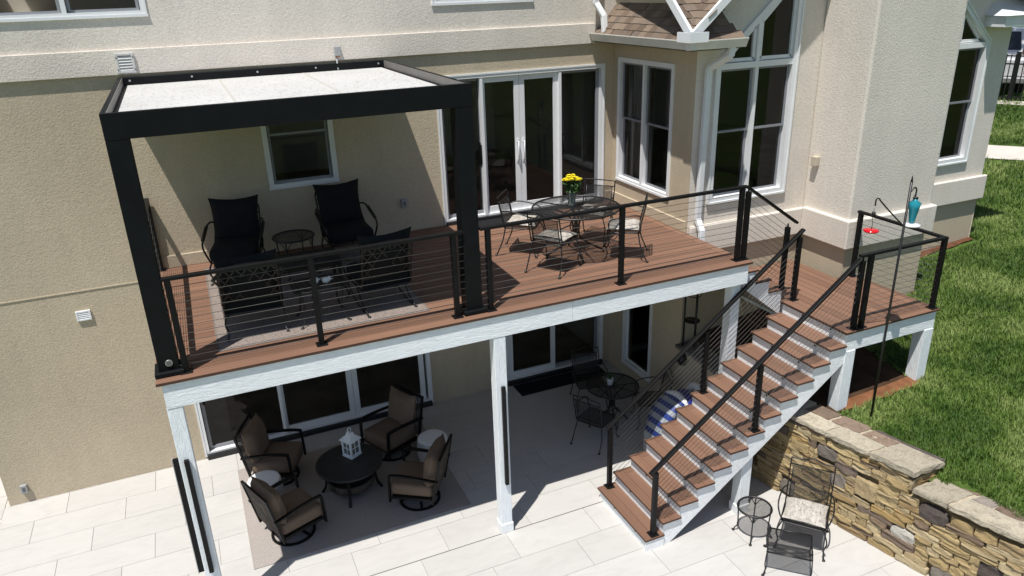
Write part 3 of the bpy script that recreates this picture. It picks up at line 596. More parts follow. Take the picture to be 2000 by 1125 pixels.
def stone_mesh(seed, roundness):
    mb = MB(); US = [0, .03, .22, .42, .6, .8, .97, 1]; VS = [0, .07, .36, .64, .93, 1]; nu, nv = 7, 5; rows = []
    for i in range(nv+1):
        r = []
        for j in range(nu+1):
            u, v = US[j], VS[i]; e = (max(0, 1-abs(2*u-1)**roundness)*max(0, 1-abs(2*v-1)**roundness))**.25 if roundness else 1
            ju = .035*noise.noise(V((v*3.1+seed*7, seed, u*2)))*(1 if j in (0, nu) else .4); jv = .11*noise.noise(V((u*3.7, seed*5.3, v)))
            if roundness and roundness < 3:
                cu, cv = 2*u-1, 2*v-1; k = 1/max(1, (abs(cu)**3.4+abs(cv)**3.4)**(1/3.4)); u, v = (cu*k+1)/2, (cv*k+1)/2
            r.append((-.10*e*1.0-.11*e*noise.noise(V((u*2.2, v*2.6, seed*3.3))), u-.5+ju, v-.5+jv))
        rows.append(r)
    rim = rows; mb.grid(rows, smooth=False)
    edge = [rows[0][j] for j in range(nu+1)]+[rows[i][nu] for i in range(1, nv+1)]+[rows[nv][j] for j in range(nu-1, -1, -1)]+[rows[i][0] for i in range(nv-1, 0, -1)]
    mb.grid([[(.5, p[1], p[2]) for p in edge], edge], True, False, False); return mb.mesh('stone')
SV = [stone_mesh(k*1.37+.3, 14) for k in range(14)]; SR = [stone_mesh(k*2.1+.7, 2.2) for k in range(4)]
meshes = {}
def put_stone(y, z, wid, hei, kind):
    src = SR if kind in ('grey_stone', 'dark_stone', 'pale_stone') and hei > .15 else SV
    k = random.randrange(len(src)); key = (id(src), k, kind)
    if key not in meshes: me = src[k].copy(); me.materials.append(M[kind]); meshes[key] = me
    s = bpy.data.objects.new('stone', meshes[key]); C.objects.link(s); s.parent = sw; a = math.atan2(wx(y-.1)-wx(y+.1), .2)
    s.location = V((wx(y)+random.uniform(-.008, .008), y, z))-V(sw['_abs']); s.rotation_euler = (random.uniform(-.05, .05), 0, a); s.scale = (.22, wid, hei)
# big odd stones placed first (as seen in the photograph), courses flow round them
big = [(-1.55, 1.02, .30, .19, 'grey_stone'), (-2.92, .88, .34, .22, 'dark_stone'), (-2.64, .40, .32, .17, 'pale_stone'), (-3.60, .48, .28, .22, 'dark_stone'), (-3.16, .12, .30, .20, 'grey_stone'), (-4.10, .80, .36, .22, 'grey_stone'), (-1.05, .16, .26, .22, 'grey_stone'), (-3.9, .22, .26, .2, 'wall_stone'), (-2.12, .77, .30, .27, 'wall_stone'), (-1.75, .70, .24, .22, 'grey_stone'), (-4.7, .3, .3, .22, 'dark_stone')]
for b_ in big: put_stone(*b_)
def clash(y, z, w_, h):
    for (by, bz, bw, bh, k) in big:
        if abs(y-by) < (bw*.9+w_)/2 and abs(z-bz) < (bh*.80+h)/2: return (by, bw)
    return None
z = .0; row = 0
while z < 1.24:
    h = random.choice((.075, .085, .095, .11, .13, .15)); h = min(h, 1.27-z) if 1.27-z-h > .05 else 1.27-z
    y = -.35-random.random()*.2
    while y > -6.0:
        if z+h/2 > (1.25 if y > YS else 1.05): y -= .2; continue
        wd = random.choice((.16, .22, .26, .30, .36, .42, .5))*random.uniform(.9, 1.1)*(1 if h < .1 else .8); hh = min(h, (1.27 if y-wd/2 > YS else 1.07)-z)
        if y > YS and y-wd < YS and z+h/2 > 1.03: wd = max(.05, y-YS)
        cl = clash(y-wd/2, z+hh/2, wd*.85, hh*.8)
        if cl:
            far = cl[0]+cl[1]*.42 ; wd2 = y-far
            if wd2 > .07: wd = wd2
            else: y = min(y-.04, cl[0]-cl[1]*.42); continue
        if random.random() < .16 and h > .085 and wd > .2:
            put_stone(y-wd/2, z+hh*.27, wd+.002, hh*.53, 'wall_stone'); put_stone(y-wd/2, z+hh*.77, wd+.002, hh*.48, 'wall_stone')
        else: put_stone(y-wd/2, z+hh/2, wd+.002, hh+.004, 'wall_stone')
        y -= wd
    z += h; row += 1
# end stones of the higher part, facing the step
for k in range(3):
    s = bpy.data.objects.new('stone', meshes[(id(SV), *[q for q in meshes if q[0] == id(SV)][k][1:])]); C.objects.link(s); s.parent = sw; s.location = V((wx(YS)+.24, YS+.0, 1.10+.05*k))-V(sw['_abs']); s.rotation_euler = (0, 0, PI/2); s.scale = (.1, .38, .05)
def capstone(poly, z0, th, mat='cap_stone'):
    mb = MB(); P = []; n = len(poly)
    for i in range(n):
        a, b_ = V(poly[i]), V(poly[(i+1) % n]); m = max(1, int((b_-a).length/.07))
        for k in range(m): q = a.lerp(b_, k/m); j = .010; P.append((q.x+random.uniform(-j, j), q.y+random.uniform(-j, j)))
    cx = sum(p[0] for p in P)/len(P); cy = sum(p[1] for p in P)/len(P); ins = lambda p, t: (cx+(p[0]-cx)*t, cy+(p[1]-cy)*t)
    zz = lambda p: z0+th+.014*noise.noise(V((p[0]*6, p[1]*6, z0)))
    mb.grid([[(p[0], p[1], z0+random.uniform(-.006, .006)) for p in P], [(p[0]+random.uniform(-.008, .008), p[1]+random.uniform(-.008, .008), z0+th*.6) for p in P], [(*ins(p, .975), zz(p)) for p in P], [(*ins(p, .6), zz(ins(p, .6))) for p in P], [(*ins(p, .25), zz(ins(p, .25))) for p in P]], True, False, False)
    mb.face([(*ins(p, .25), zz(ins(p, .25))) for p in P]); o = mb.build('capstone', mat, sw); return o
def capq(ya, yb, fa, fb, z0, th, mat='cap_stone'):   # strip piece: along the wall ya..yb, across fa..fb
    g = .006; q = [(wx(ya)+fa, ya-g), (wx(yb)+fa, yb+g), (wx(yb)+fb, yb+g), (wx(ya)+fb, ya-g)]; return capstone(q, z0, th, mat)
cz = 1.275; B_ = [-.45, -.95, -1.40, -1.62]
capq(-.40, -.92, -.04, .52, cz, .055); capq(-.93, -1.50, -.04, .25, cz, .06); capq(-.95, -1.30, .26, .52, cz+.01, .045, 'cap_brown'); capq(-1.32, -1.72, .27, .53, cz+.005, .05, 'cap_brown'); capq(-1.52, -2.10, -.045, .26, cz, .06); capq(-1.74, -2.12, .275, .50, cz, .05, 'cap_brown'); capq(-2.12, -2.66, -.05, .46, cz, .07)
def mortar_bed(y0, y1, z): mb = MB(); mb.grid([[(wx(y)-.02, y, z-.04), (wx(y)-.02, y, z), (wx(y)+.50, y, z), (wx(y)+.50, y, z-.04)] for y in [y0+(y1-y0)*k/8 for k in range(9)]], True, False, False); mb.build('mortar_bed', 'mortar_pale', sw)
mortar_bed(-.42, -2.63, cz+.043); mortar_bed(-2.72, -5.5, 1.075+.043)
capq(-1.75, -2.6, .47, .56, cz-.02, .06, 'dark_stone')
cz = 1.075; capq(-2.66, -3.06, -.04, .40, cz, .06); capq(-2.70, -3.1, .415, .54, cz, .05, 'cap_brown'); capq(-3.085, -3.85, -.05, .28, cz, .06); capq(-3.11, -3.32, .29, .46, cz, .055, 'grey_stone'); capq(-3.335, -3.62, .295, .50, cz, .055, 'cap_brown'); capq(-3.635, -4.2, .295, .52, cz, .055, 'grey_stone'); capq(-3.865, -4.7, -.05, .28, cz, .06); capq(-4.215, -5.0, .295, .5, cz, .055); capq(-4.715, -5.6, -.05, .45, cz, .06)
# planter wall under the stairs, at the corner of the house
pw = thing('planter_wall', 'low tan stucco wall with grey stone cap under the stair landing', 'wall', (7.8, .5, 0), absolute=True)
B((7.66, -.30, -.04), (7.92, YG-.002, 1.34)).build('wall', 'stucco_tan', pw); 
for k in range(5): B((7.58+random.uniform(0, .02), -.34+k*.355, 1.341), (7.97, .008+k*.355, 1.40+random.uniform(-.004, .004))).build('capstone', 'stone_cap_grey', pw, bevel=.012)

# ================================================================== PERGOLA
pg = thing('pergola', 'black metal pergola with flat white roof panels over the deck seating', 'pergola', (2, 2, HD), absolute=True)
X0, X1, YF, PZ = .185, 3.785, .127, 5.963
def pbox(a, b_, name, mat='pergola_black', bev=.004, par=pg): return B(a, b_).build(name, mat, par, bevel=bev)
pbox((X0, YF, 5.718), (X1, YF+.055, PZ), 'front_beam'); pbox((X0, D-.055, 5.722), (X1, D-.047, PZ-.002), 'back_beam'); pbox((X0+.001, D-.1, 5.722), (X1-.001, D-.056, PZ-.004), 'back_beam')
for x in (X0, X1-.05): pbox((x, YF+.056, 5.719), (x+.05, D-.101, PZ-.001), 'side_beam')
for x, s in ((X0+.051, 1), (X1-.051, -1)): pbox((x, YF+.06, 5.80), (x+.006*s, D-.102, PZ-.004), 'inner_channel', 'pergola_inner', 0)
pbox((X0+.06, YF+.06, 5.80), (X0+.10, D-.11, 5.868), 'side_channel'); pbox((X1-.10, YF+.06, 5.80), (X1-.06, D-.11, 5.868), 'side_channel')
xs = [X0+.10, X0+1.235, X0+2.37, X1-.10]
for a, b_ in zip(xs, xs[1:]): o = pbox((a+.004, YF+.057, 5.77), (b_-.004, D-.105, 5.862), 'roof_panel', 'roof_panel', 0)
for x in xs[1:3]: pbox((x-.014, YF+.058, 5.80), (x+.014, D-.106, 5.8645), 'panel_joint', 'panel_joint', 0)
pbox((X0+.055, YF+.057, 5.735), (X1-.055, D-.106, 5.768), 'ceiling_panel', 'panel_under', 0)
for x in (X0+.14, X0+.9, X0+1.75, X0+2.55, X1-.14): m_ = MB(); m_.tube([(x, D-.1, 5.92), (x, D-.112, 5.92)], .014, 8); m_.build('bolt', 'screw_metal', pg)
for x, s in ((X0, 0), (X1-.20, 1)):
    p = pbox((x, YF+.002, HD+.055), (x+.20, YF+.20, 5.717), 'post'); q = pbox((x-.045, YF-.048, HD), (x+.245, YF+.245, HD+.056), 'base_plate', 'pergola_black', .012)
    if not s:
        m_ = MB(); m_.tube([(x+.11, YF+.003, HD+.14), (x+.11, YF-.010, HD+.14)], .036, 20); b_ = m_.build('badge', 'chrome', pg); m_ = MB(); m_.tube([(x+.11, YF-.0105, HD+.14), (x+.11, YF-.013, HD+.14)], .026, 20); o = m_.build('badge_centre', 'vent_dark', b_); o.location = (0, 0, 0)

# ================================================================== DECK
dk = thing('deck', 'raised brown composite deck on white posts against the house', 'deck', (4, 1.9, 0), absolute=True)
BW = .1385; gap = .0105; TH = .024
def brd(x0, x1, y0, y1, z, mat, par): return B((x0, y0, z-TH), (x1, y1, z)).build('board', mat, par, bevel=.003)
DX0 = .14
brd(DX0, W+.025, -.025, .115, HD, 'deck_board_x', dk)
n = int((D-.12)/BW)
for k in range(n+1):
    y0 = .12+k*BW; y1 = min(y0+BW-gap, D-.002)
    if y1-y0 < .02: continue
    xa = 4.05 if k % 1 == 0 else 0
    brd(DX0, W-.135 if y0 < YG+.05 or 1 else W, y0, y1, HD, 'deck_board_x', dk)
brd(W-.13, W-.004, .12, D-.002, HD, 'deck_board_y', dk)
B((DX0, -.028, HD-.032), (W+.028, -.0255, HD-.001)).build('edge_trim', 'deck_edge', dk)
B((DX0+.02, .05, HD-.06), (W-.01, D-.003, HD-TH-.010)).build('gap_shade_sheet', 'gap_shade_black', dk)  # black sheet added to block light and paint the board gaps dark
B((DX0+.05, -.005, 2.955), (4.94, .05, HD-.033)).build('fascia', 'timber_x', dk, bevel=.003); B((4.945, -.004, 2.955), (W-.02, .05, HD-.033)).build('fascia', 'timber_x', dk, bevel=.003)
B((DX0+.05, .051, 2.956), (DX0+.10, D-.003, HD-.034)).build('fascia', 'timber_x', dk); B((W-.075, .051, 2.956), (W-.021, YG-.01, HD-.034)).build('fascia', 'timber_x', dk)
for y in (.12, 1.9, 3.4): B((DX0+.11, y, 2.99), (W-.08, y+.14, HD-.062)).build('beam', 'timber_x', dk)
B((DX0+.105, .052, 2.965), (W-.08, D-.004, 2.985)).build('under_deck_shade', 'panel_under', dk)  # unseen panel added under the deck for its shading
for x, yo in ((.185, 0), (3.86, 0), (7.53, .095)):
    p = B((x, yo, .0), (x+.155, yo+.155, 2.954)).build('post', 'timber_z', dk, bevel=.006); B((x-.012, yo-.012, .0), (x+.167, yo+.167, .15)).build('post_base', 'timber_smooth', dk, bevel=.006)
def blackbar(a, b_): B(a, b_).build('black_bar', 'black_metal', dk, bevel=.004)
blackbar((.235, -.045, .80), (.285, -.001, 2.32)); blackbar((.125, .02, .80), (.184, .06, 2.33)); B((.118, .015, .79), (.126, .066, 2.34)).build('bar_back', 'plastic_grey', dk); blackbar((3.925, -.045, .80), (3.975, -.001, 2.27))

# ================================================================== STAIRCASE
stc = thing('staircase', 'brown and white switchback staircase with landing from deck to patio', 'staircase', (7, -.5, 0), absolute=True)
XS, RUN, YN, YFR = 5.401, .254, -1.149, .100
def tread(x0, y0, y1, z, ends=True, depth=.29):
    o = B((x0, y0, z-.026), (x0+.135, y1, z)).build('tread', 'deck_board_y', stc, bevel=.003)
    for (a, b_, c, d) in ((x0+.139, x0+depth, y0, y0+.115), (x0+.139, x0+depth, y1-.115, y1), (x0+.139, x0+depth, y0+.119, y1-.119)):
        m_ = B((a, c, z-.026), (b_, d, z-.0006)).build('board', 'deck_board_y', o, bevel=.003); m_.location = (0, 0, 0)
    e = B((x0-.004, y0-.004, z-.028), (x0+.0005, y1, z-.0035)).build('edge', 'deck_edge', o); e.location = (0, 0, 0); e = B((x0, y0-.004, z-.028), (x0+depth, y0+.0005, z-.0035)).build('edge', 'deck_edge', o); e.location = (0, 0, 0)
    B((x0+.028, y0+.012, z-.075), (x0+depth-.02, y0+.03, z-.0285)).build('cleat', 'timber_smooth', stc)
for n in range(1, 13):
    x = XS+(n-1)*RUN; z = n*R_; tread(x, YN, YFR, z)
for n in range(1, 14):
    x = XS+(n-1)*RUN; z = n*R_
    r = B((x+.03, YN+.035, z-R_+.0), (x+.05, YFR-.02, z-.027)).build('riser', 'timber_smooth', stc)
    for y in (YN+.30, YFR-.42): m_ = MB(); m_.sphere((x+.029, y, z-.075), .014, 6, (.7, 1, 1)); q = m_.build('step_light', 'black_metal', r); q.location = (0, 0, 0)
def stringer(y0, y1, name='stringer'):
    mb = MB(); P = [(XS+.05, 0)]
    for n in range(1, 13): x = XS+(n-1)*RUN+.05; P += [(x, n*R_-.027), (x+RUN, n*R_-.027)]
    P += [(XS+12*RUN+.05, 13*R_-.028), (XS+12*RUN+.15, 13*R_-.028), (XS+12*RUN+.15, 2.10), (XS+.40, 0)]
    bm = bmesh.new(); vs = [bm.verts.new((x, y0, z)) for x, z in P]; f = bm.faces.new(vs); ex = bmesh.ops.extrude_face_region(bm, geom=[f]); bmesh.ops.translate(bm, verts=[v for v in ex['geom'] if isinstance(v, bmesh.types.BMVert)], vec=(0, y1-y0, 0)); bmesh.ops.recalc_face_normals(bm, faces=bm.faces)
    bmesh.ops.triangulate(bm, faces=[q for q in bm.faces if len(q.verts) > 4]); me = bpy.data.meshes.new(name); bm.to_mesh(me); bm.free(); me.materials.append(M['timber_smooth']); o = bpy.data.objects.new(name, me); C.objects.link(o); o.parent = stc; o.location = -V(stc['_abs'])
stringer(YN+.03, YN+.075); stringer(YFR-.06, YFR-.018)
B((XS+.01, YN+.01, 0), (XS+.29, YN+.029, R_-.028)).build('first_step_side', 'timber_smooth', stc)
LZ = 13*R_; LX0 = XS+12*RUN; LX1 = 10.19
# landing boards run front to back
brd(LX0, LX0+.137, YN, YFR-.0+1.34, LZ, 'deck_board_y', stc); brd(LX0+.141, LX1, YN, YN+.137, LZ, 'deck_board_x', stc)
k = 0; x = LX0+.141
while x < LX1-.03:
    x2 = min(x+BW-gap, LX1); brd(x, x2, YN+.141, (YG-.072 if x2 < 9.94 else .405), LZ, 'deck_board_y', stc); x += BW
B((LX0-.003, YN-.004, LZ-.028), (LX0+.0005, YFR, LZ-.003)).build('edge', 'deck_edge', stc); B((LX0, YN-.004, LZ-.028), (LX1+.004, YN+.0005, LZ-.003)).build('edge', 'deck_edge', stc); B((LX1-.0005, YN, LZ-.028), (LX1+.004, .40, LZ-.003)).build('edge', 'deck_edge', stc)
B((LX0+.03, YN+.03, LZ-.055), (LX1-.03, .40, LZ-.034)).build('gap_shade_sheet', 'gap_shade_black', stc)  # black sheet added so the landing gaps look shaded
B((LX0+.151, YN+.0295, 2.20), (LX1-.02, YN+.06, LZ-.028)).build('fascia', 'timber_x', stc, bevel=.003); B((LX1-.065, YN+.061, 2.20), (LX1-.021, .40, LZ-.029)).build('fascia', 'timber_x', stc)
B((LX0+.05, YFR+.02, 2.20), (LX0+.09, YG-.075, LZ-.029)).build('fascia', 'timber_x', stc)
for x, y in ((8.50, YN+.02), (LX1-.20, YN+.02), (LX1-.20, .20)): B((x, y, gz(x, y)-.2), (x+.18, y+.18, 2.199 if y < 0 else LZ-.056)).build('post', 'timber_z', stc, bevel=.005)
B((6.96, YN+.08, 0), (7.13, YN+.24, 1.10)).build('post', 'timber_z', stc, bevel=.005); B((6.945, YN+.065, 0), (7.145, YN+.255, .14)).build('post_base', 'timber_smooth', stc, bevel=.005); B((6.96, YFR-.22, 0), (7.13, YFR-.065, 1.10)).build('post', 'timber_z', stc)
# upper flight against the house: three treads up to the deck
for k in range(1, 4):
    x1 = LX0-(k-1)*.254; x0 = x1-.254; z = LZ+k*R_
    B((x0, .092, z-.026), (x1+.035, YG-.075, z)).build('tread', 'deck_board_y', stc, bevel=.003); B((x0, .088, z-.028), (x1+.037, .0925, z-.003)).build('edge', 'deck_edge', stc)
    B((x1-.02, .115, z-R_), (x1-.002, YG-.08, z-.0265)).build('riser', 'timber_smooth', stc)
B((7.722, .115, HD-R_), (7.74, YG-.08, HD-TH-.01)).build('riser', 'timber_smooth', stc)
mb = MB(); P = [(7.71, 2.80), (7.71, HD-.19)]
for k in (3, 2, 1): z = LZ+k*R_-.028; x1 = LX0-(k-1)*.254; P += [(x1-.24, z), (x1-.003, z)] 
P += [(LX0+.01, LZ-.03), (LX0+.01, 2.30), (7.9, 2.80)]
P = [(7.712, 2.85), (7.712, LZ+3*R_-.028), (LX0-2*.254, LZ+3*R_-.028), (LX0-2*.254, LZ+2*R_-.028), (LX0-.254, LZ+2*R_-.028), (LX0-.254, LZ+R_-.028), (LX0, LZ+R_-.028), (LX0, LZ-.03), (LX0, 2.28)]
bm = bmesh.new(); vs = [bm.verts.new((x, .100, z)) for x, z in P]; f = bm.faces.new(vs); ex = bmesh.ops.extrude_face_region(bm, geom=[f]); bmesh.ops.translate(bm, verts=[v for v in ex['geom'] if isinstance(v, bmesh.types.BMVert)], vec=(0, .045, 0)); bmesh.ops.triangulate(bm, faces=[q for q in bm.faces if len(q.verts) > 4]); bmesh.ops.recalc_face_normals(bm, faces=bm.faces)
me = bpy.data.meshes.new('stringer'); bm.to_mesh(me); bm.free(); me.materials.append(M['timber_smooth']); o = bpy.data.objects.new('stringer', me); C.objects.link(o); o.parent = stc; o.location = -V(stc['_abs'])
mb = MB(); q = [(7.712, 2.845), (LX0, 2.275)]; mb.face([(q[0][0], .102, q[0][1]), (q[1][0], .102, q[1][1]), (q[1][0], YG-.09, q[1][1]), (q[0][0], YG-.09, q[0][1])]); mb.build('underside', 'panel_under', stc)

# ================================================================== RAILINGS
RH = 1.04
def rail_post(par, x, y, z0, h, stair=False, plate=True):
    p = B((x-.03, y-.03, z0+.012), (x+.03, y+.03, z0+h)).build('post', 'black_metal', par, bevel=.004)
    if plate: q = B((x-.062, y-.062, z0), (x+.062, y+.062, z0+.0125)).build('base_plate', 'black_metal', p, bevel=.004); q.location = (0, 0, 0)
    if stair:
        m_ = MB(); m_.tube([(x, y, z0+h-.005), (x, y, z0+h+.05)], .012, 6); q = m_.build('rail_pin', 'black_metal', p); q.location = (0, 0, 0)
    for k in range(10):
        pass
    return p
def railing(name, label, posts, path, cables, group='black cable railings', rail_w=.065):
    r = thing(name, label, 'railing', posts[0][:3], absolute=True, group=group)
    for p in posts: rail_post(r, *p)
    for a, b_ in zip(path, path[1:]): MB().bar(a, b_, rail_w, .036).build('top_rail', 'black_metal', r, bevel=.006)
    for a, b_, n, lo, hi in cables:
        for k in range(n):
            dz = lo+(hi-lo)*k/(n-1); MB().tube([V(a)+V((0, 0, dz)), V(b_)+V((0, 0, dz))], .0031, 5).build('cable', 'cable_steel', r)
    return r
yp = .13; zt = HD+RH+.005
railing('cable_railing', 'black cable railing between the pergola posts along the deck edge', [(.44, yp, HD, RH-.012), (1.85, yp, HD, RH-.012), (3.46, yp, HD, RH-.012)], [(.386, yp, zt), (3.58, yp, zt)], [((.386, yp, HD), (3.58, yp, HD), 11, .085, .95)])
railing('cable_railing', 'black cable railing along the deck edge in front of the dining table', [(3.89, yp, HD, RH-.012), (5.716, yp, HD, RH-.012), (7.59, yp, HD, RH-.012)], [(3.79, yp, zt), (7.66, yp, zt)], [((3.79, yp, HD), (7.59, yp, HD), 11, .085, .95)])
railing('cable_railing', 'short black cable railing at the left end of the deck by the house wall', [(.21, D-.06, HD, RH-.012)], [(.21, .33, zt), (.21, D-.03, zt)], [((.21, .33, HD), (.21, D-.06, HD), 11, .085, .95)])
sl = R_/RUN
railing('stair_railing', 'short sloping black cable railing of the upper stair flight', [(7.70, .13, HD, RH-.07, True), (8.46, .13, LZ+R_, .93, True)], [(7.66, .13, zt), (8.62, .13, zt-(8.62-7.685)*.70)], [((7.685, .13, HD), (8.46, .13, HD-.70*(8.46-7.685)), 11, .07, .90)])
def zr(x): return R_+RH+sl*(x-5.555)-.02
yb = .045
railing('stair_railing', 'long sloping black cable railing on the house side of the lower stairs', [(5.56, yb, R_, .97, True), (7.10, yb, 7*R_, .97, True), (8.625, yb, LZ, .97, True)], [(5.50, yb, zr(5.50)), (8.68, yb, zr(8.68))], [((5.56, yb, R_), (8.625, yb, R_+sl*(8.625-5.56)), 11, .07, .90)])
yf = -1.08
railing('stair_railing', 'long sloping black cable railing on the patio side of the lower stairs', [(5.555, yf, R_, .97, True), (7.09, yf, 7*R_, .97, True), (8.62, yf, LZ, .97, True)], [(5.47, yf, zr(5.47)), (8.58, yf, zr(8.58))], [((5.555, yf, R_), (8.62, yf, R_+sl*(8.62-5.555)), 11, .07, .90)])
zl = LZ+RH+.005
railing('landing_railing', 'black cable railing round the outer corner of the stair landing', [(8.76, yf, LZ, RH-.012), (10.11, yf, LZ, RH-.012), (10.11, .35, LZ, RH-.012)], [(8.56, yf, zl), (10.14, yf, zl), (10.11, yf, zl)] and [(8.56, yf, zl), (10.143, yf, zl)], [((8.76, yf, LZ), (10.11, yf, LZ), 11, .085, .95), ((10.11, yf, LZ), (10.11, .35, LZ), 11, .085, .95)])
lr = [o for o in C.objects if o.name.startswith('landing_railing')][0]; MB().bar((10.11, yf+.033, zl-.001), (10.11, .40, zl-.001), .065, .036).build('top_rail', 'black_metal', lr, bevel=.006)
# ================================================================== FURNITURE
def box_cushion(w_, d, h):
    mb = MB(); s = random.random()*9; rows = []
    for ins, z in ((.16, -h/2), (.03, -h/2), (.008, -h/2+.015), (0, -h/2+.04), (-.004, 0), (0, h/2-.04), (.008, h/2-.014), (.03, h/2), (.10, h/2+.008), (.20, h/2+.012)):
        P = rrect(w_-2*ins, d-2*ins, max(.02, .05-ins*.2), 4, z); rows.append([(x+.006*noise.noise(V((x*7, y*7, s+z*9))), y+.006*noise.noise(V((x*7+4, y*7, s))), zz+.010*noise.noise(V((x*6, y*6, s+2)))*(abs(z) > h*.4)) for x, y, zz in P])
    mb.grid(rows, True); mb.f.append(tuple(range(len(mb.v)-len(rows[0]), len(mb.v)))); mb.sm.append(True); return mb
def uvplan(co): return (co.x, co.y)
def uvback(co): return (co.x, co.z)
def foot(mb, p): mb.sphere(p, .017, 5, (1.3, 1.3, .8)); return mb
def rrect(w_, d, r, n=4, z=0, cy=0):
    P = []
    for cx, cy_, a0 in ((w_/2-r, d/2-r, 0), (-w_/2+r, d/2-r, PI/2), (-w_/2+r, -d/2+r, PI), (w_/2-r, -d/2+r, 1.5*PI)):
        for k in range(n+1): a = a0+k*PI/2/n; P.append((cx+r*math.cos(a), cy+cy_+r*math.sin(a), z))
    return P
def part(mb, name, mat, par, bevel=0):
    o = mb.build(name, mat, par, bevel=bevel); return o
def iron_chair(name, label, cat, group, loc, rz, cushion=True, hump=False, hs=1.0, sw_=.48, arms=True, ct=.085):
    t = thing(name, label, cat, loc, rz, group); r = .0095; zs = .42; tb = .86*hs; w2 = sw_/2
    mb = MB(); mb.tube(rrect(sw_, .46, .06, 4, zs), r, 6, True); part(mb, 'seat_frame', 'iron_black', t)
    mb = MB(); mb.face(rrect(sw_-.01, .45, .06, 4, zs+.003)); add_uv(part(mb, 'seat', 'iron_mesh_dense', t), uvplan)
    for s in (-1, 1):
        mb = MB(); mb.tube(spl([(s*w2*.9, .19, zs), (s*(w2+.035), .25, .27), (s*(w2+.01), .22, .12), (s*(w2+.03), .26, .012)]), r, 6); foot(mb, (s*(w2+.03), .265, .014)); part(mb, 'leg', 'iron_black', t)
        mb = MB(); mb.tube(spl([(s*w2*.9, -.20, zs), (s*(w2+.01), -.24, .22), (s*(w2+.02), -.33, .012)]), r, 6); foot(mb, (s*(w2+.02), -.335, .014)); part(mb, 'leg', 'iron_black', t)
        if arms:
            mb = MB(); mb.tube(spl([(s*w2*.97, -.24, .66), (s*(w2+.04), -.12, .68), (s*(w2+.06), .08, .645), (s*(w2+.05), .19, .60), (s*(w2+.02), .205, .50), (s*w2*.95, .19, zs)]), r, 6); part(mb, 'armrest', 'iron_black', t)
    yb_ = lambda z: -.205-(z-zs)*.22
    top = [(-w2, yb_(zs), zs), (-w2, yb_(.6), .6), (-w2, yb_(tb-.03), tb-.03), (-w2+.03, yb_(tb), tb)]
    if hump: top += [(-w2*.45, yb_(tb), tb+.005), (-.0, yb_(tb), tb+.05), (w2*.45, yb_(tb), tb+.005)]
    top += [(w2-.03, yb_(tb), tb), (w2, yb_(tb-.03), tb-.03), (w2, yb_(.6), .6), (w2, yb_(zs), zs)]
    mb = MB(); mb.tube(spl(top, 4), r, 6); mb.tube([(-w2, yb_(tb-.08), tb-.08), (w2, yb_(tb-.08), tb-.08)], r*.8, 6); mb.tube([(-w2, yb_(zs+.05), zs+.05), (w2, yb_(zs+.05), zs+.05)], r*.8, 6)
    for x in (-w2+.035, w2-.035): mb.tube([(x, yb_(zs), zs), (x, yb_(tb-.08), tb-.08)], r*.8, 6)
    part(mb, 'back_frame', 'iron_black', t)
    mb = MB(); a, b_ = zs+.05, tb-.08; mb.face([(-w2+.03, yb_(a), a), (w2-.03, yb_(a), a), (w2-.03, yb_(b_), b_), (-w2+.03, yb_(b_), b_)]); add_uv(part(mb, 'backrest', 'iron_mesh', t), uvback)
    if cushion: part(xf(pillow(sw_*.94, .45, ct, 10, .03, 5, 0, random.random()*9), T(0, .01, zs+ct/2+.005)), 'cushion', 'printed_fabric', t)
    return t
def round_table(name, label, cat, loc, r, h, kind, group=None):
    t = thing(name, label, cat, loc, random.random()*.4 if kind != 'ped' else .55, group)
    mb = MB(); mb.tube([(r*math.cos(a*PI/24), r*math.sin(a*PI/24), h-.012) for a in range(48)], .014, 6, True)
    if kind == 'ped':
        for k in range(4): a = k*PI/4; mb.tube([(r*math.cos(a), r*math.sin(a), h-.016), (-r*math.cos(a), -r*math.sin(a), h-.016)], .009, 6)
        mb.tube([(.09*math.cos(a*PI/8), .09*math.sin(a*PI/8), h-.016) for a in range(16)], .008, 6, True)
    part(mb, 'rim', 'iron_black', t)
    mb = MB(); mb.face([(r*math.cos(a*PI/24), r*math.sin(a*PI/24), h-.006) for a in range(48)]); add_uv(part(mb, 'tabletop', 'iron_mesh' if kind != 'dense' else 'iron_mesh_dense', t), uvplan)
    for k in range(4):
        a = PI/4+k*PI/2; c, s = math.cos(a), math.sin(a); P = lambda q, z: (q*c, q*s, z); mb = MB()
        if kind == 'ped':
            mb.tube(spl([P(r*.55, h-.02), P(.16, h-.09), P(.055, h-.22), P(.05, h-.42), P(.14, h*.27), P(r*.62, .05), P(r*.68, .012)]), .015, 7)
        else:
            mb.tube(spl([P(r*.97, h-.02), P(r*.92, h*.6), P(r*.90, h*.25), P(r*1.03, .06), P(r*1.12, .012)]), .009, 6); foot(mb, P(r*1.13, .014))
            for da in (-.38, .38): mb.tube(spl([P(r*.93, h*.72), (r*.95*math.cos(a+da*.6), r*.95*math.sin(a+da*.6), h*.9), (r*math.cos(a+da), r*math.sin(a+da), h-.02)], 4), .006, 5)
        part(mb, 'leg', 'iron_black', t)
    return t
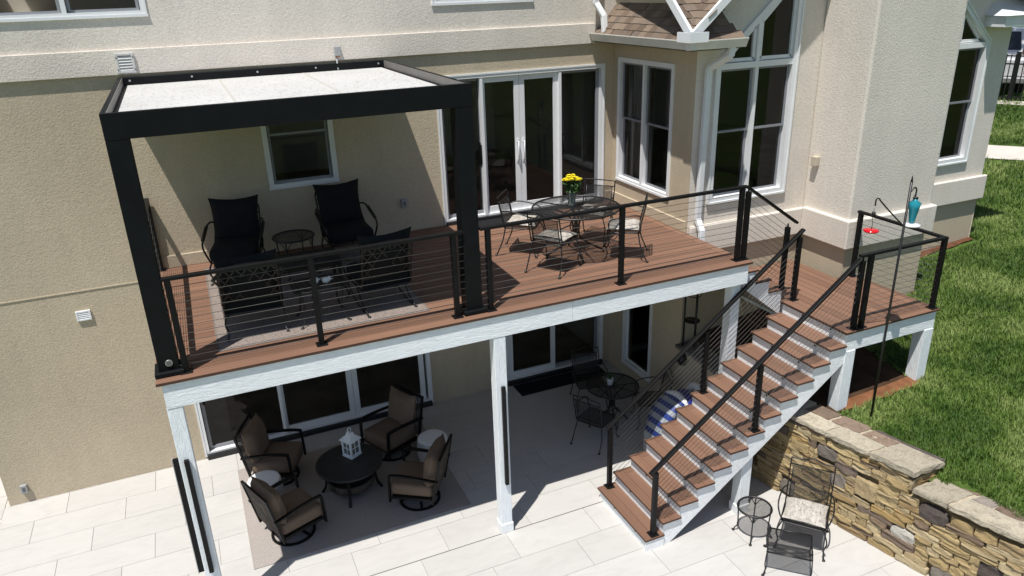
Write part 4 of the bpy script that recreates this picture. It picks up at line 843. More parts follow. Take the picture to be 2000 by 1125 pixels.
# ---- dining set on the deck
TC = V((5.75, 1.42)); gch = 'wrought iron dining chairs on the deck'
round_table('dining_table', 'round black wrought iron mesh dining table with yellow flowers', 'table', (TC.x, TC.y, HD), .62, .72, 'ped')
spots = [((5.22, 1.06), 'black iron dining chair nearest the railing, back towards the patio'), ((5.14, 1.92), 'black iron dining chair in front of the white double door'), ((6.30, 1.90), 'black iron dining chair at the far right of the table, near the house corner'), ((6.32, 1.04), 'black iron dining chair on the right, seen edge-on behind the railing post')]
c0 = None
for (p, lb) in spots:
    a = tilt(p, TC)
    if c0 is None: c0 = iron_chair('dining_chair', lb, 'chair', gch, (*p, HD), a)
    else: dup(c0, (*p, HD), a, lb)
# flowers in a glass on the dining table
fl = thing('flower_vase', 'glass vase of yellow flowers on the round dining table', 'vase', (5.73, 1.51, HD+.715))
part(MB().lathe([(.045, 0), (.05, .01), (.042, .05), (.048, .10), (.062, .17)], 18, cap=False), 'vase', 'vase_glass', fl)
mb = MB()
for k in range(12): a = random.random()*6.3; q = random.random()*.03; mb.tube([(q*math.cos(a), q*math.sin(a), .01), (2.2*q*math.cos(a), 2.2*q*math.sin(a), .26)], .0035, 4)
part(mb, 'stems', 'leaf_green', fl)
mb = MB()
for k in range(150):
    a = random.random()*6.3; q = .03+.075*random.random(); z = .15+.13*random.random(); c = V((q*math.cos(a), q*math.sin(a), z)); d = V((random.uniform(-1, 1), random.uniform(-1, 1), random.uniform(-.3, 1))).normalized()*.04; e = d.cross(V((0, 0, 1))).normalized()*.013; mb.face([c-d*.5, c+e, c+d, c-e])
part(mb, 'leaves', 'leaf_green', fl)
fl.scale = (1.25, 1.25, 1.25)
for k in range(15):
    a = k*2.4; q = .10*math.sqrt((k+.5)/15); c = V((q*math.cos(a), q*math.sin(a), .345-.6*q+random.uniform(-.015, .02))); mb = MB()
    for j in range(3):
        for i in range(10):
            b_ = i*PI/5+j*.3; rr = .034-.009*j; d = V((math.cos(b_), math.sin(b_), .15+.5*j)); s = V((-math.sin(b_), math.cos(b_), 0))*.009; mb.face([c, c+d*rr*.6+s, c+d*rr, c+d*rr*.6-s])
    part(mb, 'flower', 'petal_yellow', fl)
def doormat(name, label, x0, x1, y0, y1, z): tag(part(B((x0, y0, z), (x1, y1, z+.012)), name, 'mat_black', None, .004), label, 'mat')
doormat('doormat', 'black doormat in front of the upper double door', 4.95, 6.45, 3.16, 3.64, HD+.001); doormat('doormat', 'long black doormat in front of the lower sliding door', 5.62, 7.42, 3.22, 3.63, .002)

# ---- deep seating on the deck
def deep_chair(name, label, group, loc, rz, spring=False, tall=1.0):
    t = thing(name, label, 'armchair', loc, rz, group); r = .012; w2 = .31; zs = .30; zt_ = .90*tall
    yb_ = lambda z: -.27-(z-zs)*.30
    mb = MB(); mb.tube(rrect(.62, .60, .05, 3, zs), r, 6, True)
    for k in range(5): x = -.24+.12*k; mb.tube([(x, -.29, zs), (x, .29, zs)], .006, 5)
    part(mb, 'seat_frame', 'iron_black', t)
    for s in (-1, 1):
        mb = MB()
        if spring:
            mb.tube(spl([(s*.28, .24, zs), (s*.31, .30, .22), (s*.30, .18, .10), (s*.30, 0, .04), (s*.30, -.25, .014), (s*.30, -.42, .014)]), r, 6); foot(mb, (s*.30, -.42, .014)); mb.tube(spl([(s*.29, .02, zs), (s*.30, -.10, .2), (s*.30, -.2, .10), (s*.30, -.38, .02)]), r*.8, 6)
        else:
            mb.tube(spl([(s*.30, -.26, zs), (s*.33, -.29, .18), (s*.31, -.30, .08), (s*.33, -.36, .012)]), r, 6); foot(mb, (s*.33, -.365, .014))
        part(mb, 'leg', 'iron_black', t)
        mb = MB(); mb.tube(spl([(s*.30, .28, zs), (s*.34, .32, .18), (s*.31, .31, .08), (s*.33, .36, .012)]), r, 6); foot(mb, (s*.33, .365, .014)); part(mb, 'leg', 'iron_black', t)
        mb = MB(); mb.tube(spl([(s*.31, yb_(.68), .68), (s*.36, -.28, .70), (s*.385, -.05, .66), (s*.38, .16, .60), (s*.37, .30, .57), (s*.36, .33, .50), (s*.34, .30, .40), (s*.31, .28, zs)]), r*1.1, 6); mb.bar((s*.38, -.18, .683), (s*.38, .2, .592), .045, .014); part(mb, 'armrest', 'iron_black', t)
    top = [(-w2, yb_(zs), zs), (-w2, yb_(.7), .7), (-w2, yb_(zt_-.05), zt_-.05), (-w2+.06, yb_(zt_), zt_), (0, yb_(zt_+.03), zt_+.03), (w2-.06, yb_(zt_), zt_), (w2, yb_(zt_-.05), zt_-.05), (w2, yb_(.7), .7), (w2, yb_(zs), zs)]
    mb = MB(); mb.tube(spl(top, 4), r*1.1, 6); part(mb, 'back_frame', 'iron_black', t)
    mb = MB(); z0, z1 = .46, zt_-.04; n = 5; hh = z1-z0
    for k in range(-4, n+4):
        for sg in (1, -1):
            # diagonal strap clipped to the frame
            x0 = -w2+k*2*w2/n; pts = []
            for m in range(25):
                tt = m/24; x = x0+sg*tt*hh*.75; z = z0+tt*hh
                if abs(x) <= w2-.005: pts.append((x, yb_(z), z))
            if len(pts) > 2: mb.bar(pts[0], pts[-1], .016, .006, (0, 1, .3))
    for z in (z0, z1): mb.bar((-w2, yb_(z), z), (w2, yb_(z), z), .018, .008, (0, 1, 0))
    part(mb, 'back_lattice', 'iron_black', t)
    part(B((-.30, yb_(.30)-.01, .28), (.30, yb_(.30)+.004, .42)), 'back_apron', 'black_fabric', t)
    part(xf(box_cushion(.62, .62, .16), T(0, .02, zs+.10)), 'seat_cushion', 'black_fabric', t)
    part(xf(pillow(.62, .60, .17, 12, .10, 4, 0, random.random()*9), T(0, -.31, .69*tall+.02) @ RX(PI/2+.24)), 'back_cushion', 'black_fabric', t)
    return t
gd = 'black cushioned armchairs under the pergola'
deep_chair('armchair', 'black cushioned iron armchair against the house wall on the left', gd, (1.24, 2.93, HD), PI-.22)
deep_chair('armchair', 'black cushioned iron armchair against the house wall below the window', gd, (2.78, 2.92, HD), PI+.04, False, 1.04)
deep_chair('armchair', 'black armchair with lattice back by the railing next to the pergola left post', gd, (1.25, 1.03, HD), -.06)
deep_chair('armchair', 'black spring-base armchair with lattice back by the railing, on the right', gd, (2.76, 1.03, HD), .10, True)
round_table('side_table', 'round black side table between the two armchairs at the wall', 'table', (1.98, 2.60, HD), .275, .55, 'dense')
t = thing('coffee_table', 'small black mesh table with two white birds by the deck railing', 'table', (2.0, .84, HD))
mb = MB(); mb.tube(rrect(.62, .46, .12, 6, .45), .014, 6, True); part(mb, 'rim', 'iron_black', t); mb = MB(); mb.face(rrect(.61, .45, .12, 6, .455)); add_uv(part(mb, 'tabletop', 'iron_mesh_dense', t), uvplan)
for sx in (-1, 1):
    for sy in (-1, 1): mb = MB(); mb.tube(spl([(sx*.25, sy*.18, .44), (sx*.22, sy*.16, .25), (sx*.24, sy*.18, .08), (sx*.28, sy*.21, .012)]), .009, 6); foot(mb, (sx*.28, sy*.21, .014)); part(mb, 'leg', 'iron_black', t)
t = thing('ottoman_table', 'low dark rectangular table in the shade between the four armchairs', 'table', (2.02, 1.95, HD))
part(B((-.42, -.26, .40), (.42, .26, .43)), 'tabletop', 'tabletop_dark', t, .008); part(B((-.39, -.23, .33), (.39, .23, .399)), 'apron', 'iron_black', t)
for sx in (-1, 1):
    for sy in (-1, 1): part(B((sx*.39-.02, sy*.23-.02, 0), (sx*.39+.02, sy*.23+.02, .3995)), 'leg', 'iron_black', t)
def bird(label, x, y, rz):
    t = thing('bird_ornament', label, 'ornament', (x, y, HD+.457), rz, 'white ceramic birds')
    prof = []
    mb = MB(); rows = []
    for i in range(13):
        tt = i/12; cx = -.095+.19*tt; rad = .062*math.sin(PI*min(1, tt*1.02)**.75)**.8 if 0 < tt < .98 else .004; cz_ = .062+.02*(tt > .6)*(tt-.6)*2 - .0; rows.append([(cx, rad*math.cos(a*PI/7), cz_+rad*math.sin(a*PI/7)) for a in range(14)])
    mb.grid(rows, True); part(mb, 'body', 'ceramic_white', t)
    mb = MB(); mb.tube([(.085, 0, .085), (.125, 0, .08)], [.012, .002], 6); part(mb, 'beak', 'ceramic_white', t)
    mb = MB(); mb.sphere((.05, 0, .10), .040, 8); part(mb, 'head', 'ceramic_white', t); t.scale = (.62, .62, .62); return t
bird('white ceramic bird partly hidden behind the railing post', 1.95, .80, .3); bird('white ceramic bird on the right side of the small deck table', 2.09, .80, -.35)
rg = thing('rug', 'grey-beige woven outdoor rug under the deck armchairs', 'rug', (2.0, 2, HD), absolute=True)
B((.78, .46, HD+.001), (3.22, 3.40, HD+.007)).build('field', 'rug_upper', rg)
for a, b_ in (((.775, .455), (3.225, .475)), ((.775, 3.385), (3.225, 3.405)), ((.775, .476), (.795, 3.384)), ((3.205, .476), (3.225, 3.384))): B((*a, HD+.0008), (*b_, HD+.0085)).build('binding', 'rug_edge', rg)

# ---- lower seating group
rg = thing('rug', 'flat beige outdoor rug under the swivel chairs on the patio', 'rug', (2.2, 2, 0), absolute=True)
B((.69, .77, .001), (3.69, 3.14, .010)).build('field', 'rug_lower', rg)
for a, b_ in (((.683, .763), (3.697, .778)), ((.683, 3.132), (3.697, 3.147)), ((.683, .779), (.70, 3.131)), ((3.68, .779), (3.697, 3.131))): B((*a, .0008), (*b_, .0115)).build('binding', 'rug_lower', rg)
def swivel(label, loc, rz):
    t = thing('swivel_chair', label, 'armchair', (*loc, .011), rz, 'brown cushioned swivel chairs on the patio')
    mb = MB(); rows = [[(rr*math.cos(k*PI/20), rr*math.sin(k*PI/20), z) for k in range(40)] for rr, z in ((.265, 0), (.30, 0), (.30, .022), (.265, .022))]; mb.grid(rows, True, True, False); part(mb, 'base_ring', 'black_metal', t)
    mb = MB()
    for k in range(4): a = k*PI/2+.4; mb.bar((.275*math.cos(a), .275*math.sin(a), .013), (.03*math.cos(a), .03*math.sin(a), .10), .035, .016)
    part(mb, 'spokes', 'black_metal', t); part(MB().lathe([(.04, .09), (.04, .17), (.09, .18), (.09, .21)], 14), 'swivel_column', 'black_metal', t)
    mb = MB(); mb.box((-.31, -.30, .21), (.31, .31, .235)); part(mb, 'seat_frame', 'wicker_dark', t, .006)
    tb = lambda z: -.31-(z-.25)*.20
    for s in (-1, 1):
        mb = MB(); P = spl([(s*.335, .325, .17), (s*.335, .32, .40), (s*.335, .31, .565), (s*.335, .27, .605), (s*.335, 0, .60), (s*.335, tb(.55)-.02, .555)], 4)
        for a, b_ in zip(P, P[1:]): d = (b_-a).normalized()*.006; mb.bar(a-d, b_+d, .05, .026, (0, 1, .001) if abs((b_-a).normalized().z) > .7 else (0, 0, 1))
        part(mb, 'armrest', 'black_metal', t)
        mb = MB(); mb.bar((s*.325, tb(.17), .17), (s*.325, tb(.90), .90), .03, .035, (0, 1, 0)); part(mb, 'back_post', 'black_metal', t)
        part(B((s*.318-.012, -.28, .21), (s*.318+.012, .30, .25)), 'side_rail', 'black_metal', t)
    mb = MB(); mb.bar((-.34, tb(.90), .905), (.34, tb(.90), .905), .034, .03); part(mb, 'top_rail', 'black_metal', t)
    mb = MB()
    for k in range(17): x = -.295+k*.0369; mb.bar((x, tb(.26), .26), (x, tb(.89), .89), .022, .008, (0, 1, 0))
    part(mb, 'back_slats', 'wicker', t)
    part(xf(box_cushion(.60, .62, .19), T(0, .02, .345)), 'seat_cushion', 'taupe_fabric', t)
    part(xf(pillow(.58, .56, .24, 12, .06, 3.4, 0, random.random()*9), T(0, -.27, .665) @ RX(PI/2+.19)), 'back_cushion', 'taupe_fabric', t)
    return t
LT = V((2.22, 1.87))
swivel('brown swivel chair at the far left, beside the white stool, facing the lantern', (1.27, 2.70), math.radians(-25-90)); swivel('brown swivel chair nearest the house door, facing the camera', (3.03, 2.58), math.radians(205-90))
swivel('brown swivel chair at the right front beside the middle white post', (3.07, 1.22), math.radians(146-90)); swivel('brown swivel chair at the left front with its slatted back to the camera', (1.27, 1.29), math.radians(22-90))
t = thing('coffee_table', 'round dark coffee table with lower shelf on the patio rug', 'table', (LT.x, LT.y, .011), .5)
part(MB().lathe([(.05, .455), (.46, .455), (.485, .462), (.49, .48), (.485, .492), (.465, .497), (.46, .493), (.05, .493)], 48), 'tabletop', 'tabletop_dark', t)
part(MB().lathe([(.06, .13), (.33, .13), (.345, .15), (.345, .26), (.325, .26), (.32, .17), (.06, .17)], 36), 'shelf', 'wicker', t)
for k in range(4): a = k*PI/2+PI/4; c, s = math.cos(a), math.sin(a); mb = MB(); P = spl([(.37*c, .37*s, .456), (.36*c, .36*s, .25), (.38*c, .38*s, .10), (.44*c, .44*s, 0.0)], 4); [mb.bar(u, v_, .04, .03, (c, s, .001)) for u, v_ in zip(P, P[1:])]; part(mb, 'leg', 'black_metal', t)
t = thing('lantern', 'white wooden candle lantern on the round coffee table', 'lantern', (2.30, 2.02, .505), .55); h = .26
part(B((-.10, -.10, 0), (.10, .10, .035)), 'base', 'lantern_white', t, .004); part(MB().lathe([(.05, .036), (.05, .17), (.045, .175)], 14), 'candle', 'candle', t)
mb = MB()
for sx in (-1, 1):
    for sy in (-1, 1): mb.box((sx*.082-.012, sy*.082-.012, .034), (sx*.082+.012, sy*.082+.012, .27))
part(mb, 'corner_posts', 'lantern_white', t)
for k in range(4):
    m4 = RZ(k*PI/2); mb = MB(); mb.box((-.07, -.088, .036), (.07, -.076, .05), m4); mb.box((-.07, -.088, .25), (.07, -.076, .269), m4); mb.box((-.005, -.087, .05), (.005, -.078, .25), m4); mb.box((-.07, -.0865, .145), (.07, -.0785, .157), m4); part(mb, 'window_frame', 'lantern_white', t)
    mb = MB(); mb.face([m4 @ V(q) for q in ((-.07, -.08, .05), (.07, -.08, .05), (.07, -.08, .25), (-.07, -.08, .25))]); part(mb, 'pane', 'lantern_glass', t)
mb = MB(); mb.box((-.115, -.115, .27), (.115, .115, .285)); mr = MB(); mr.lathe([(.155, .285), (.07, .345), (.055, .35), (.055, .375), (.065, .38), (.001, .41)], 4, (0, 0, 0), False); part(mb, 'eave', 'lantern_white', t); part(xf(mr, RZ(PI/4)), 'roof', 'lantern_white', t)
mb = MB(); mb.tube([(.035*math.cos(a*PI/8), 0, .43+.035*math.sin(a*PI/8)) for a in range(16)], .006, 6, True); part(mb, 'ring', 'lantern_white', t)
for lb, x, y in (('white carved garden stool beside the left swivel chairs', 1.02, 2.02), ('white carved garden stool behind the right swivel chair', 3.54, 1.98)):
    t = thing('garden_stool', lb, 'stool', (x, y, .011), random.random(), 'white garden stools'); part(MB().lathe([(.19, 0), (.215, .03), (.245, .18), (.248, .30), (.235, .44), (.225, .455)], 40, cap=False), 'body', 'stool_ceramic', t); part(MB().lathe([(.001, .47), (.19, .472), (.222, .468), (.228, .455), (.224, .445)], 40, cap=False), 'top', 'ceramic_white', t)
# ---- bistro set under the deck
round_table('bistro_table', 'small round black mesh table with potted plant under the deck', 'table', (6.62, 1.76, 0), .43, .72, 'ped')
gb = 'black iron chairs at the small patio table'
bc = iron_chair('bistro_chair', 'black iron chair between the small table and the lower sliding door', 'chair', gb, (6.60, 2.50, 0), PI-.25, False, True, 1.06)
dup(bc, (6.12, 1.42, 0), -1.05, 'black iron chair with its back to the stairs railing, left of the small table'); dup(bc, (7.22, 1.52, 0), 1.20, 'black iron chair right of the small table, beside the striped float')
t = thing('potted_plant', 'small green plant in a white pot on the small round table', 'plant', (6.60, 1.80, .716)); part(MB().lathe([(.045, 0), (.06, .11), (.062, .115), (.05, .112), (.02, .10)], 18), 'pot', 'ceramic_white', t); mb = MB()
for k in range(46):
    a = random.random()*6.3; q = .02+.07*random.random(); zz = .10+.12*random.random(); c = V((0, 0, .09)); e = V((q*math.cos(a), q*math.sin(a), zz)); s = V((-math.sin(a), math.cos(a), 0))*.008; mb.face([c, c.lerp(e, .6)+s, e, c.lerp(e, .6)-s])
part(mb, 'leaves', 'leaf_green', t)
# ---- striped float stored behind the stairs
t = thing('pool_float', 'blue and white striped pool float with mesh bag behind the staircase', 'pool float', (7.12, .64, 0), .12); t.scale = (1.12, 1.0, 1.2)
nst = 12
for k in range(nst):
    mb = MB(); a0, a1 = k/nst, (k+1)/nst-.004
    def fp(a, y, o): th = -.35+a*1.75; cx = .02-.42*math.cos(th)*.9; cz_ = .30+.46*math.sin(th); nrm = V((-math.cos(th), 0, math.sin(th))); return V((cx, y, cz_))+nrm*o
    rows = [[fp(a, y, o) for a, y, o in ((aa, -.22, -.05), (aa, -.22, .04), (aa, -.1, .055), (aa, .1, .055), (aa, .22, .04), (aa, .22, -.05))] for aa in (a0, (a0+a1)/2, a1)]
    mb.grid(rows, True); part(mb, 'stripe', 'stripe_blue' if k % 2 else 'stripe_grey', t)
part(xf(pillow(.30, .46, .34, 8, 0, 2.6, 0, 3), T(.12, 0, .66)), 'bag', 'blue_fabric', t); mb = MB(); mb.tube(spl([(-.06, -.24, .62), (-.03, -.2, .76), (-.01, 0, .82), (-.03, .2, .76), (-.06, .24, .62)]), .045, 8); part(mb, 'white_tube', 'white_vinyl', t)
mb = MB(); mb.tube(spl([(.30, -.25, .50), (.33, -.1, .80), (.33, .1, .80), (.30, .25, .50)]), .06, 8); part(mb, 'white_tube', 'white_vinyl', t)
part(xf(pillow(.5, .5, .44, 8, 0, 3, 0, 5), T(.05, 0, .24)), 'lower_bag', 'navy_net', t); part(B((-.42, -.24, 0), (-.30, .24, .34)), 'side_panel', 'stripe_grey', t, .03)
mb = MB(); mb.tube([(-.424, -.16, .26), (-.43, -.16, .26)], .05, 12); part(mb, 'roundel', 'navy_net', t)
# ---- plant stand and loudspeaker on the planter wall
t = thing('plant_stand', 'tall black metal plant stand on the low stucco wall', 'plant stand', (7.78, 1.27, 1.40)); mb = MB()
for k in range(3): a = k*2.1+.4; part(MB().tube([(.12*math.cos(a), .12*math.sin(a), 0), (.12*math.cos(a), .12*math.sin(a), .92)], .016, 6), 'leg', 'iron_black', t)
for z in (.45, .90): part(MB().tube([(.12*math.cos(a*PI/12), .12*math.sin(a*PI/12), z) for a in range(24)], .008, 6, True), 'ring', 'iron_black', t)
part(MB().lathe([(.001, .44), (.115, .445), (.115, .455), (.001, .456)], 20), 'tray', 'iron_black', t)
t = thing('outdoor_speaker', 'black outdoor loudspeaker on the low stucco wall', 'speaker', (7.60, 1.24, 1.22)); part(xf(pillow(.12, .15, .24, 6, 0, 3, 0, 1), Matrix()), 'body', 'iron_black', t); part(B((.0, -.012, -.012), (.068, .012, .012)), 'bracket', 'iron_black', t)

# ---- rocking chair, ottoman and side table on the patio
a = math.atan2(-.64, -.77)-PI/2
rc = iron_chair('lounge_chair', 'black iron mesh armchair with printed cushion beside the stone wall', 'chair', None, (7.36, -1.86, 0), a, True, True, 1.20, .54, True, .13)
t = thing('ottoman', 'black iron mesh footstool in front of the mesh armchair', 'footstool', (6.88, -2.12, 0), a+.12)
P = [(-.26, -.21, .30), (-.26, -.1, .36), (-.26, .10, .36), (-.26, .22, .31)]
for s in (-1, 1): mb = MB(); mb.tube(spl([(s*.26, -.25, .34), (s*.26, -.14, .38), (s*.26, .0, .345), (s*.26, .12, .38), (s*.26, .23, .36)]), .009, 6); part(mb, 'side_rail', 'iron_black', t)
mb = MB(); rows = [[(-.26, y, z), (.26, y, z)] for y, z in ((-.25, .335), (-.2, .345), (-.12, .335), (-.02, .325), (.08, .33), (.16, .34), (.22, .335))]; mb.grid(rows); add_uv(part(mb, 'seat', 'iron_mesh_dense', t), uvplan)
for y, z in ((-.25, .335), (.22, .335)): part(MB().tube([(-.27, y, z), (.27, y, z)], .010, 6), 'cross_rail', 'iron_black', t)
for sx in (-1, 1):
    for sy in (-1, 1): mb = MB(); mb.tube(spl([(sx*.26, sy*.23, .34), (sx*.27, sy*.25, .18), (sx*.26, sy*.24, .08), (sx*.28, sy*.27, .012)]), .009, 6); foot(mb, (sx*.28, sy*.275, .014)); part(mb, 'leg', 'iron_black', t)
round_table('side_table', 'small round black mesh side table on the sunny patio beside the stairs', 'table', (6.88, -1.46, 0), .215, .45, 'legs')

# ---- shepherd hook with two feeders
t = thing('shepherd_hook', 'tall thin black garden hook pole standing in the lawn', 'pole', (8.78, -1.46, gz(8.78, -1.46)-.05)); z0 = t.location.z; f_ = lambda z: z-z0
part(MB().tube([(0, 0, 0), (0, 0, f_(4.58))], .015, 8), 'pole', 'iron_black', t); part(MB().tube([(0, 0, f_(4.58)), (0, 0, f_(4.66))], [.016, .004], 6), 'finial', 'iron_black', t)
part(MB().tube(spl([(0, 0, f_(4.02)), (-.25, 0, f_(4.22)), (-.46, 0, f_(4.40)), (-.50, 0, f_(4.44)), (-.545, 0, f_(4.44)), (-.55, 0, f_(4.36))]), .009, 6), 'arm', 'iron_black', t)
part(MB().tube(spl([(0, 0, f_(4.44)), (.07, 0, f_(4.50)), (.11, 0, f_(4.47)), (.105, 0, f_(4.40)), (.08, 0, f_(4.37))]), .010, 6), 'arm', 'iron_black', t)
t = thing('hummingbird_feeder', 'turquoise glass bird feeder hanging at the top of the garden pole', 'bird feeder', (8.90, -1.46, 4.02)); part(MB().lathe([(.03, .02), (.035, .05), (.045, .12), (.062, .22), (.075, .285), (.03, .31), (.028, .335)], 20), 'bottle', 'feeder_blue', t); part(MB().lathe([(.03, -.01), (.105, -.005), (.11, .008), (.05, .02), (.03, .022)], 24), 'tray', 'ceramic_white', t); part(MB().lathe([(.03, .335), (.03, .355), (.01, .36)], 12), 'cap', 'iron_black', t); part(MB().tube([(0, 0, .36), (0, 0, .39)], .003, 5), 'hook', 'iron_black', t)
t = thing('dish_feeder', 'flat red hummingbird feeder hanging from the pole side arm', 'bird feeder', (8.225, -1.46, 4.03)); part(MB().lathe([(.02, 0), (.075, .005), (.09, .02), (.088, .032), (.03, .04)], 24), 'dish', 'red_plastic', t); part(MB().tube([(0, 0, .04), (.01, 0, .12), (-.01, 0, .16), (0, 0, .30)], .0035, 5), 'wire', 'iron_black', t); part(MB().tube([(0, 0, .21), (0, 0, .255)], .022, 10), 'ant_guard', 'iron_black', t)

# ================================================================== FAR BACKGROUND
def far(x, y): return V((x, y, gz(x, y)))
F0, F1 = V((19.36, 14.13)), V((28.64, 1.17)); L = (F1-F0).length; ft = (F1-F0).normalized()
fe = thing('metal_fence', 'black metal picket fence beyond the walkway', 'fence', (24, 7.65, gz(24, 7.65)), absolute=True)
k = 0
while k*2.0 < L:
    p = F0+ft*(k*2.0); z = gz(p.x, p.y); B((p.x-.045, p.y-.045, z-.1), (p.x+.045, p.y+.045, z+1.5)).build('post', 'iron_black', fe); k += 1
for zz in (.18, 1.15, 1.38): 
    for j in range(0, int(L/2)): a, b_ = F0+ft*(j*2), F0+ft*(j*2+2); MB().bar((a.x, a.y, gz(a.x, a.y)+zz), (b_.x, b_.y, gz(b_.x, b_.y)+zz), .03, .04).build('rail', 'iron_black', fe)
mb = MB(); n = int(L/.115)
for j in range(n): p = F0+ft*(j*.115); z = gz(p.x, p.y); mb.box((p.x-.010, p.y-.010, z+.05), (p.x+.010, p.y+.010, z+1.42))
o = mb.build('pickets', 'iron_black', fe); o['kind'] = 'stuff'
# pickup truck seen from behind
tk = thing('pickup_truck', 'silver pickup truck parked on the driveway behind the metal fence', 'truck', (26.35, 10.05, 3.24), -.95)
part(B((-.95, -2.6, .55), (.95, -.4, 1.12)), 'bed', 'truck_paint', tk, .05); part(B((-.93, -2.66, .60), (.93, -2.602, 1.10)), 'tailgate', 'truck_paint', tk, .03); part(B((-.2, -2.675, .82), (.2, -2.661, .93)), 'tailgate_handle', 'tyre_black', tk, .01); part(B((-.95, -2.80, .40), (.95, -2.63, .58)), 'bumper', 'chrome', tk, .03); part(B((-.16, -2.81, .44), (.16, -2.801, .53)), 'number_plate', 'white_trim', tk)
mb = MB(); q = [[(-.93, -.4, 1.1), (.93, -.4, 1.1), (.93, 1.3, 1.1), (-.93, 1.3, 1.1)], [(-.74, -.15, 1.85), (.74, -.15, 1.85), (.74, .75, 1.85), (-.74, .75, 1.85)]]; mb.grid(q, True, False, False); mb.face(q[1]); part(mb, 'cab', 'truck_paint', tk); mb = MB(); mb.face([(-.75, -.39, 1.2), (.75, -.39, 1.2), (.66, -.19, 1.76), (-.66, -.19, 1.76)]); part(mb, 'rear_window', 'truck_glass', tk)
part(B((-.95, -.399, .5), (.95, 2.6, 1.099)), 'body', 'truck_paint', tk, .06)
for s in (-1, 1):
    part(B((s*.89-.04, -2.672, .70), (s*.89+.04, -2.661, 1.0)), 'tail_light', 'lamp_red', tk)
    for y in (-1.7, 1.6): wh = part(MB().tube([(s*.72, y, .36), (s*.98, y, .36)], .36, 20), 'wheel', 'tyre_black', tk); q = part(MB().tube([(s*.981, y, .36), (s*.99, y, .36)], .2, 14), 'rim', 'chrome', wh)
# reddish trunk behind the fence
t = thing('tree', 'tree with reddish brown trunk behind the metal fence', 'tree', (25.9, 8.55, gz(25.9, 8.55))); part(MB().tube(spl([(0, 0, -.2), (.05, 0, 1.5), (.25, .1, 3.5), (.2, .2, 6)]), [.22]*5+[.19]*5+[.16]*6, 10), 'trunk', 'bark', t); mb = MB()
for k in range(1600):
    d = V((random.gauss(0, 1), random.gauss(0, 1), random.gauss(0, 1))).normalized()*random.random()**.4; c = V((.2+d.x*2.6, .2+d.y*2.6, 7.2+d.z*1.9)); e = V((random.uniform(-1, 1), random.uniform(-1, 1), random.uniform(-1, 1))).normalized()*.16; g_ = e.orthogonal().normalized()*.08; mb.face([c-e, c+g_, c+e, c-g_])
part(mb, 'crown', 'leaf_green', t)

# ================================================================== GRASS
mb = MB()
for k in range(9):
    a = random.random()*6.3; q = .028*math.sqrt(random.random()); b0 = V((q*math.cos(a), q*math.sin(a), -.01)); h = random.uniform(.03, .085); la = random.random()*6.3; ln = V((math.cos(la), math.sin(la), 0))*h*random.uniform(.2, .8); s = V((-math.sin(la), math.cos(la), 0))*.0028
    mb.v += [tuple(b0-s), tuple(b0+s), tuple(b0+ln*.35+V((0, 0, h*.65))+s*.8), tuple(b0+ln*.35+V((0, 0, h*.65))-s*.8), tuple(b0+ln+V((0, 0, h)))]; i = len(mb.v)-5; mb.f += [(i, i+1, i+2, i+3), (i+3, i+2, i+4)]; mb.sm += [False, False]
tuft = bpy.data.meshes.new('grass_tuft'); tuft.from_pydata(mb.v, [], mb.f); tuft.materials.append(M['grass_blade'])
tuft_o = bpy.data.objects.new('grass_tuft', tuft)
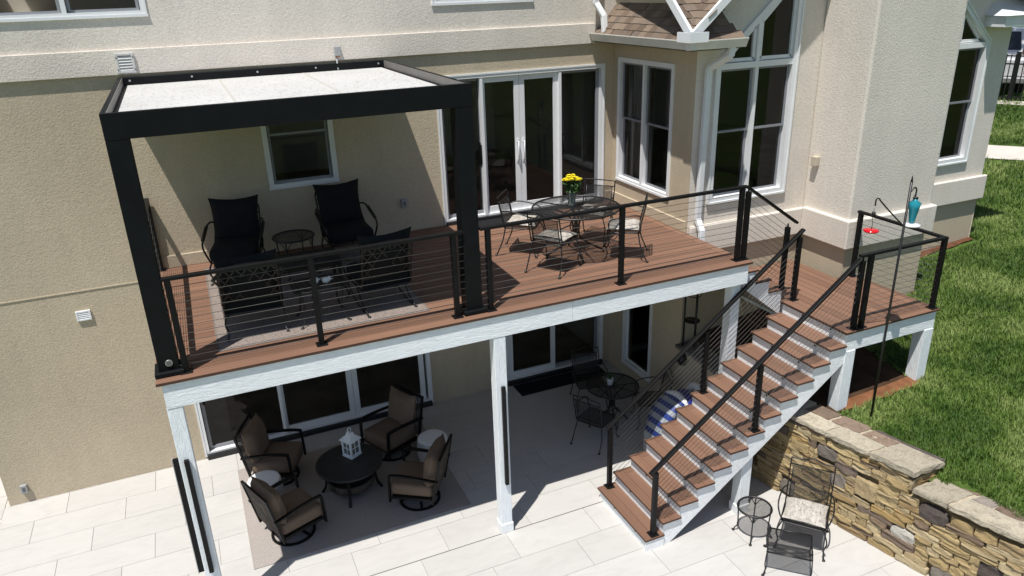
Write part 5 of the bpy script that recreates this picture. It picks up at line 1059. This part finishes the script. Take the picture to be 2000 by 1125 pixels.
def grass(name, label, keep, xs, ys, dens, scale):
    m_ = MB(); idx = {}
    def vid(i, j):
        if (i, j) not in idx: idx[(i, j)] = len(m_.v); x, y = xs[i], ys[j]; m_.v.append((x, y, gz(x, y)+.004))
        return idx[(i, j)]
    for i in range(len(xs)-1):
        for j in range(len(ys)-1):
            if keep((xs[i]+xs[i+1])/2, (ys[j]+ys[j+1])/2): m_.f.append((vid(i, j), vid(i+1, j), vid(i+1, j+1), vid(i, j+1))); m_.sm.append(True)
    o = m_.build(name, 'lawn_ground'); tag(o, label, None, None, 'stuff')
    ng = bpy.data.node_groups.new(name, 'GeometryNodeTree'); ng.interface.new_socket('Geometry', in_out='INPUT', socket_type='NodeSocketGeometry'); ng.interface.new_socket('Geometry', in_out='OUTPUT', socket_type='NodeSocketGeometry')
    N = ng.nodes; gi = N.new('NodeGroupInput'); go = N.new('NodeGroupOutput'); di = N.new('GeometryNodeDistributePointsOnFaces'); di.inputs['Density'].default_value = dens; ob = N.new('GeometryNodeObjectInfo'); ob.inputs[0].default_value = tuft_o; ip = N.new('GeometryNodeInstanceOnPoints')
    rv = N.new('FunctionNodeRandomValue'); rv.data_type = 'FLOAT_VECTOR'; rv.inputs[0].default_value = (-.15, -.15, 0); rv.inputs[1].default_value = (.15, .15, 6.28); sv_ = N.new('FunctionNodeRandomValue'); sv_.data_type = 'FLOAT'; sv_.inputs[2].default_value = scale*.6; sv_.inputs[3].default_value = scale*1.3
    lk = ng.links.new; lk(gi.outputs[0], di.inputs[0]); lk(di.outputs['Points'], ip.inputs['Points']); lk(ob.outputs['Geometry'], ip.inputs['Instance']); lk(rv.outputs[0], ip.inputs['Rotation']); lk(sv_.outputs[1], ip.inputs['Scale'])
    jn = N.new('GeometryNodeJoinGeometry'); lk(ip.outputs[0], jn.inputs[0]); lk(gi.outputs[0], jn.inputs[0]); lk(jn.outputs[0], go.inputs[0]); md = o.modifiers.new('grass', 'NODES'); md.node_group = ng; return o
def fr_(a, b_, s): n = int(round((b_-a)/s)); return [a+s*k for k in range(n+1)]
def near_ok(x, y):
    if y < -.75 and x < wx(max(y, -6.4))+.44: return False
    if y >= -1.14 and x < 10.08 and y < 1.5: return False
    if y > .45 and x < 14.4 and y > YG-.1: return False
    if x < 11.85 and y > .4 and x > 9.9: return False
    if 11.7 < x < 14.4 and y > 1.28: return False
    return True
grass('lawn_grass', 'short mown grass blades on the near lawn', near_ok, fr_(8.2, 16.2, .2), fr_(-5.4, 4.6, .2), 1200, 1.35)
def mid_ok(x, y):
    if x < 16.2 and y < 4.6: return False
    if x < 14.4: return False
    a, b_ = V((14.6, 10.9)), V((26, -2.2)); t_ = (b_-a).normalized(); d = abs((V((x, y))-a).cross(t_)) if 0 else abs((x-a.x)*t_.y-(y-a.y)*t_.x); return d > .75
grass('lawn_grass', 'grass blades on the lawn around the walkway', mid_ok, fr_(14.4, 29.2, .4), fr_(-4, 14, .4), 330, 1.7)
for o in C.objects:
    if '_abs' in o: del o['_abs']
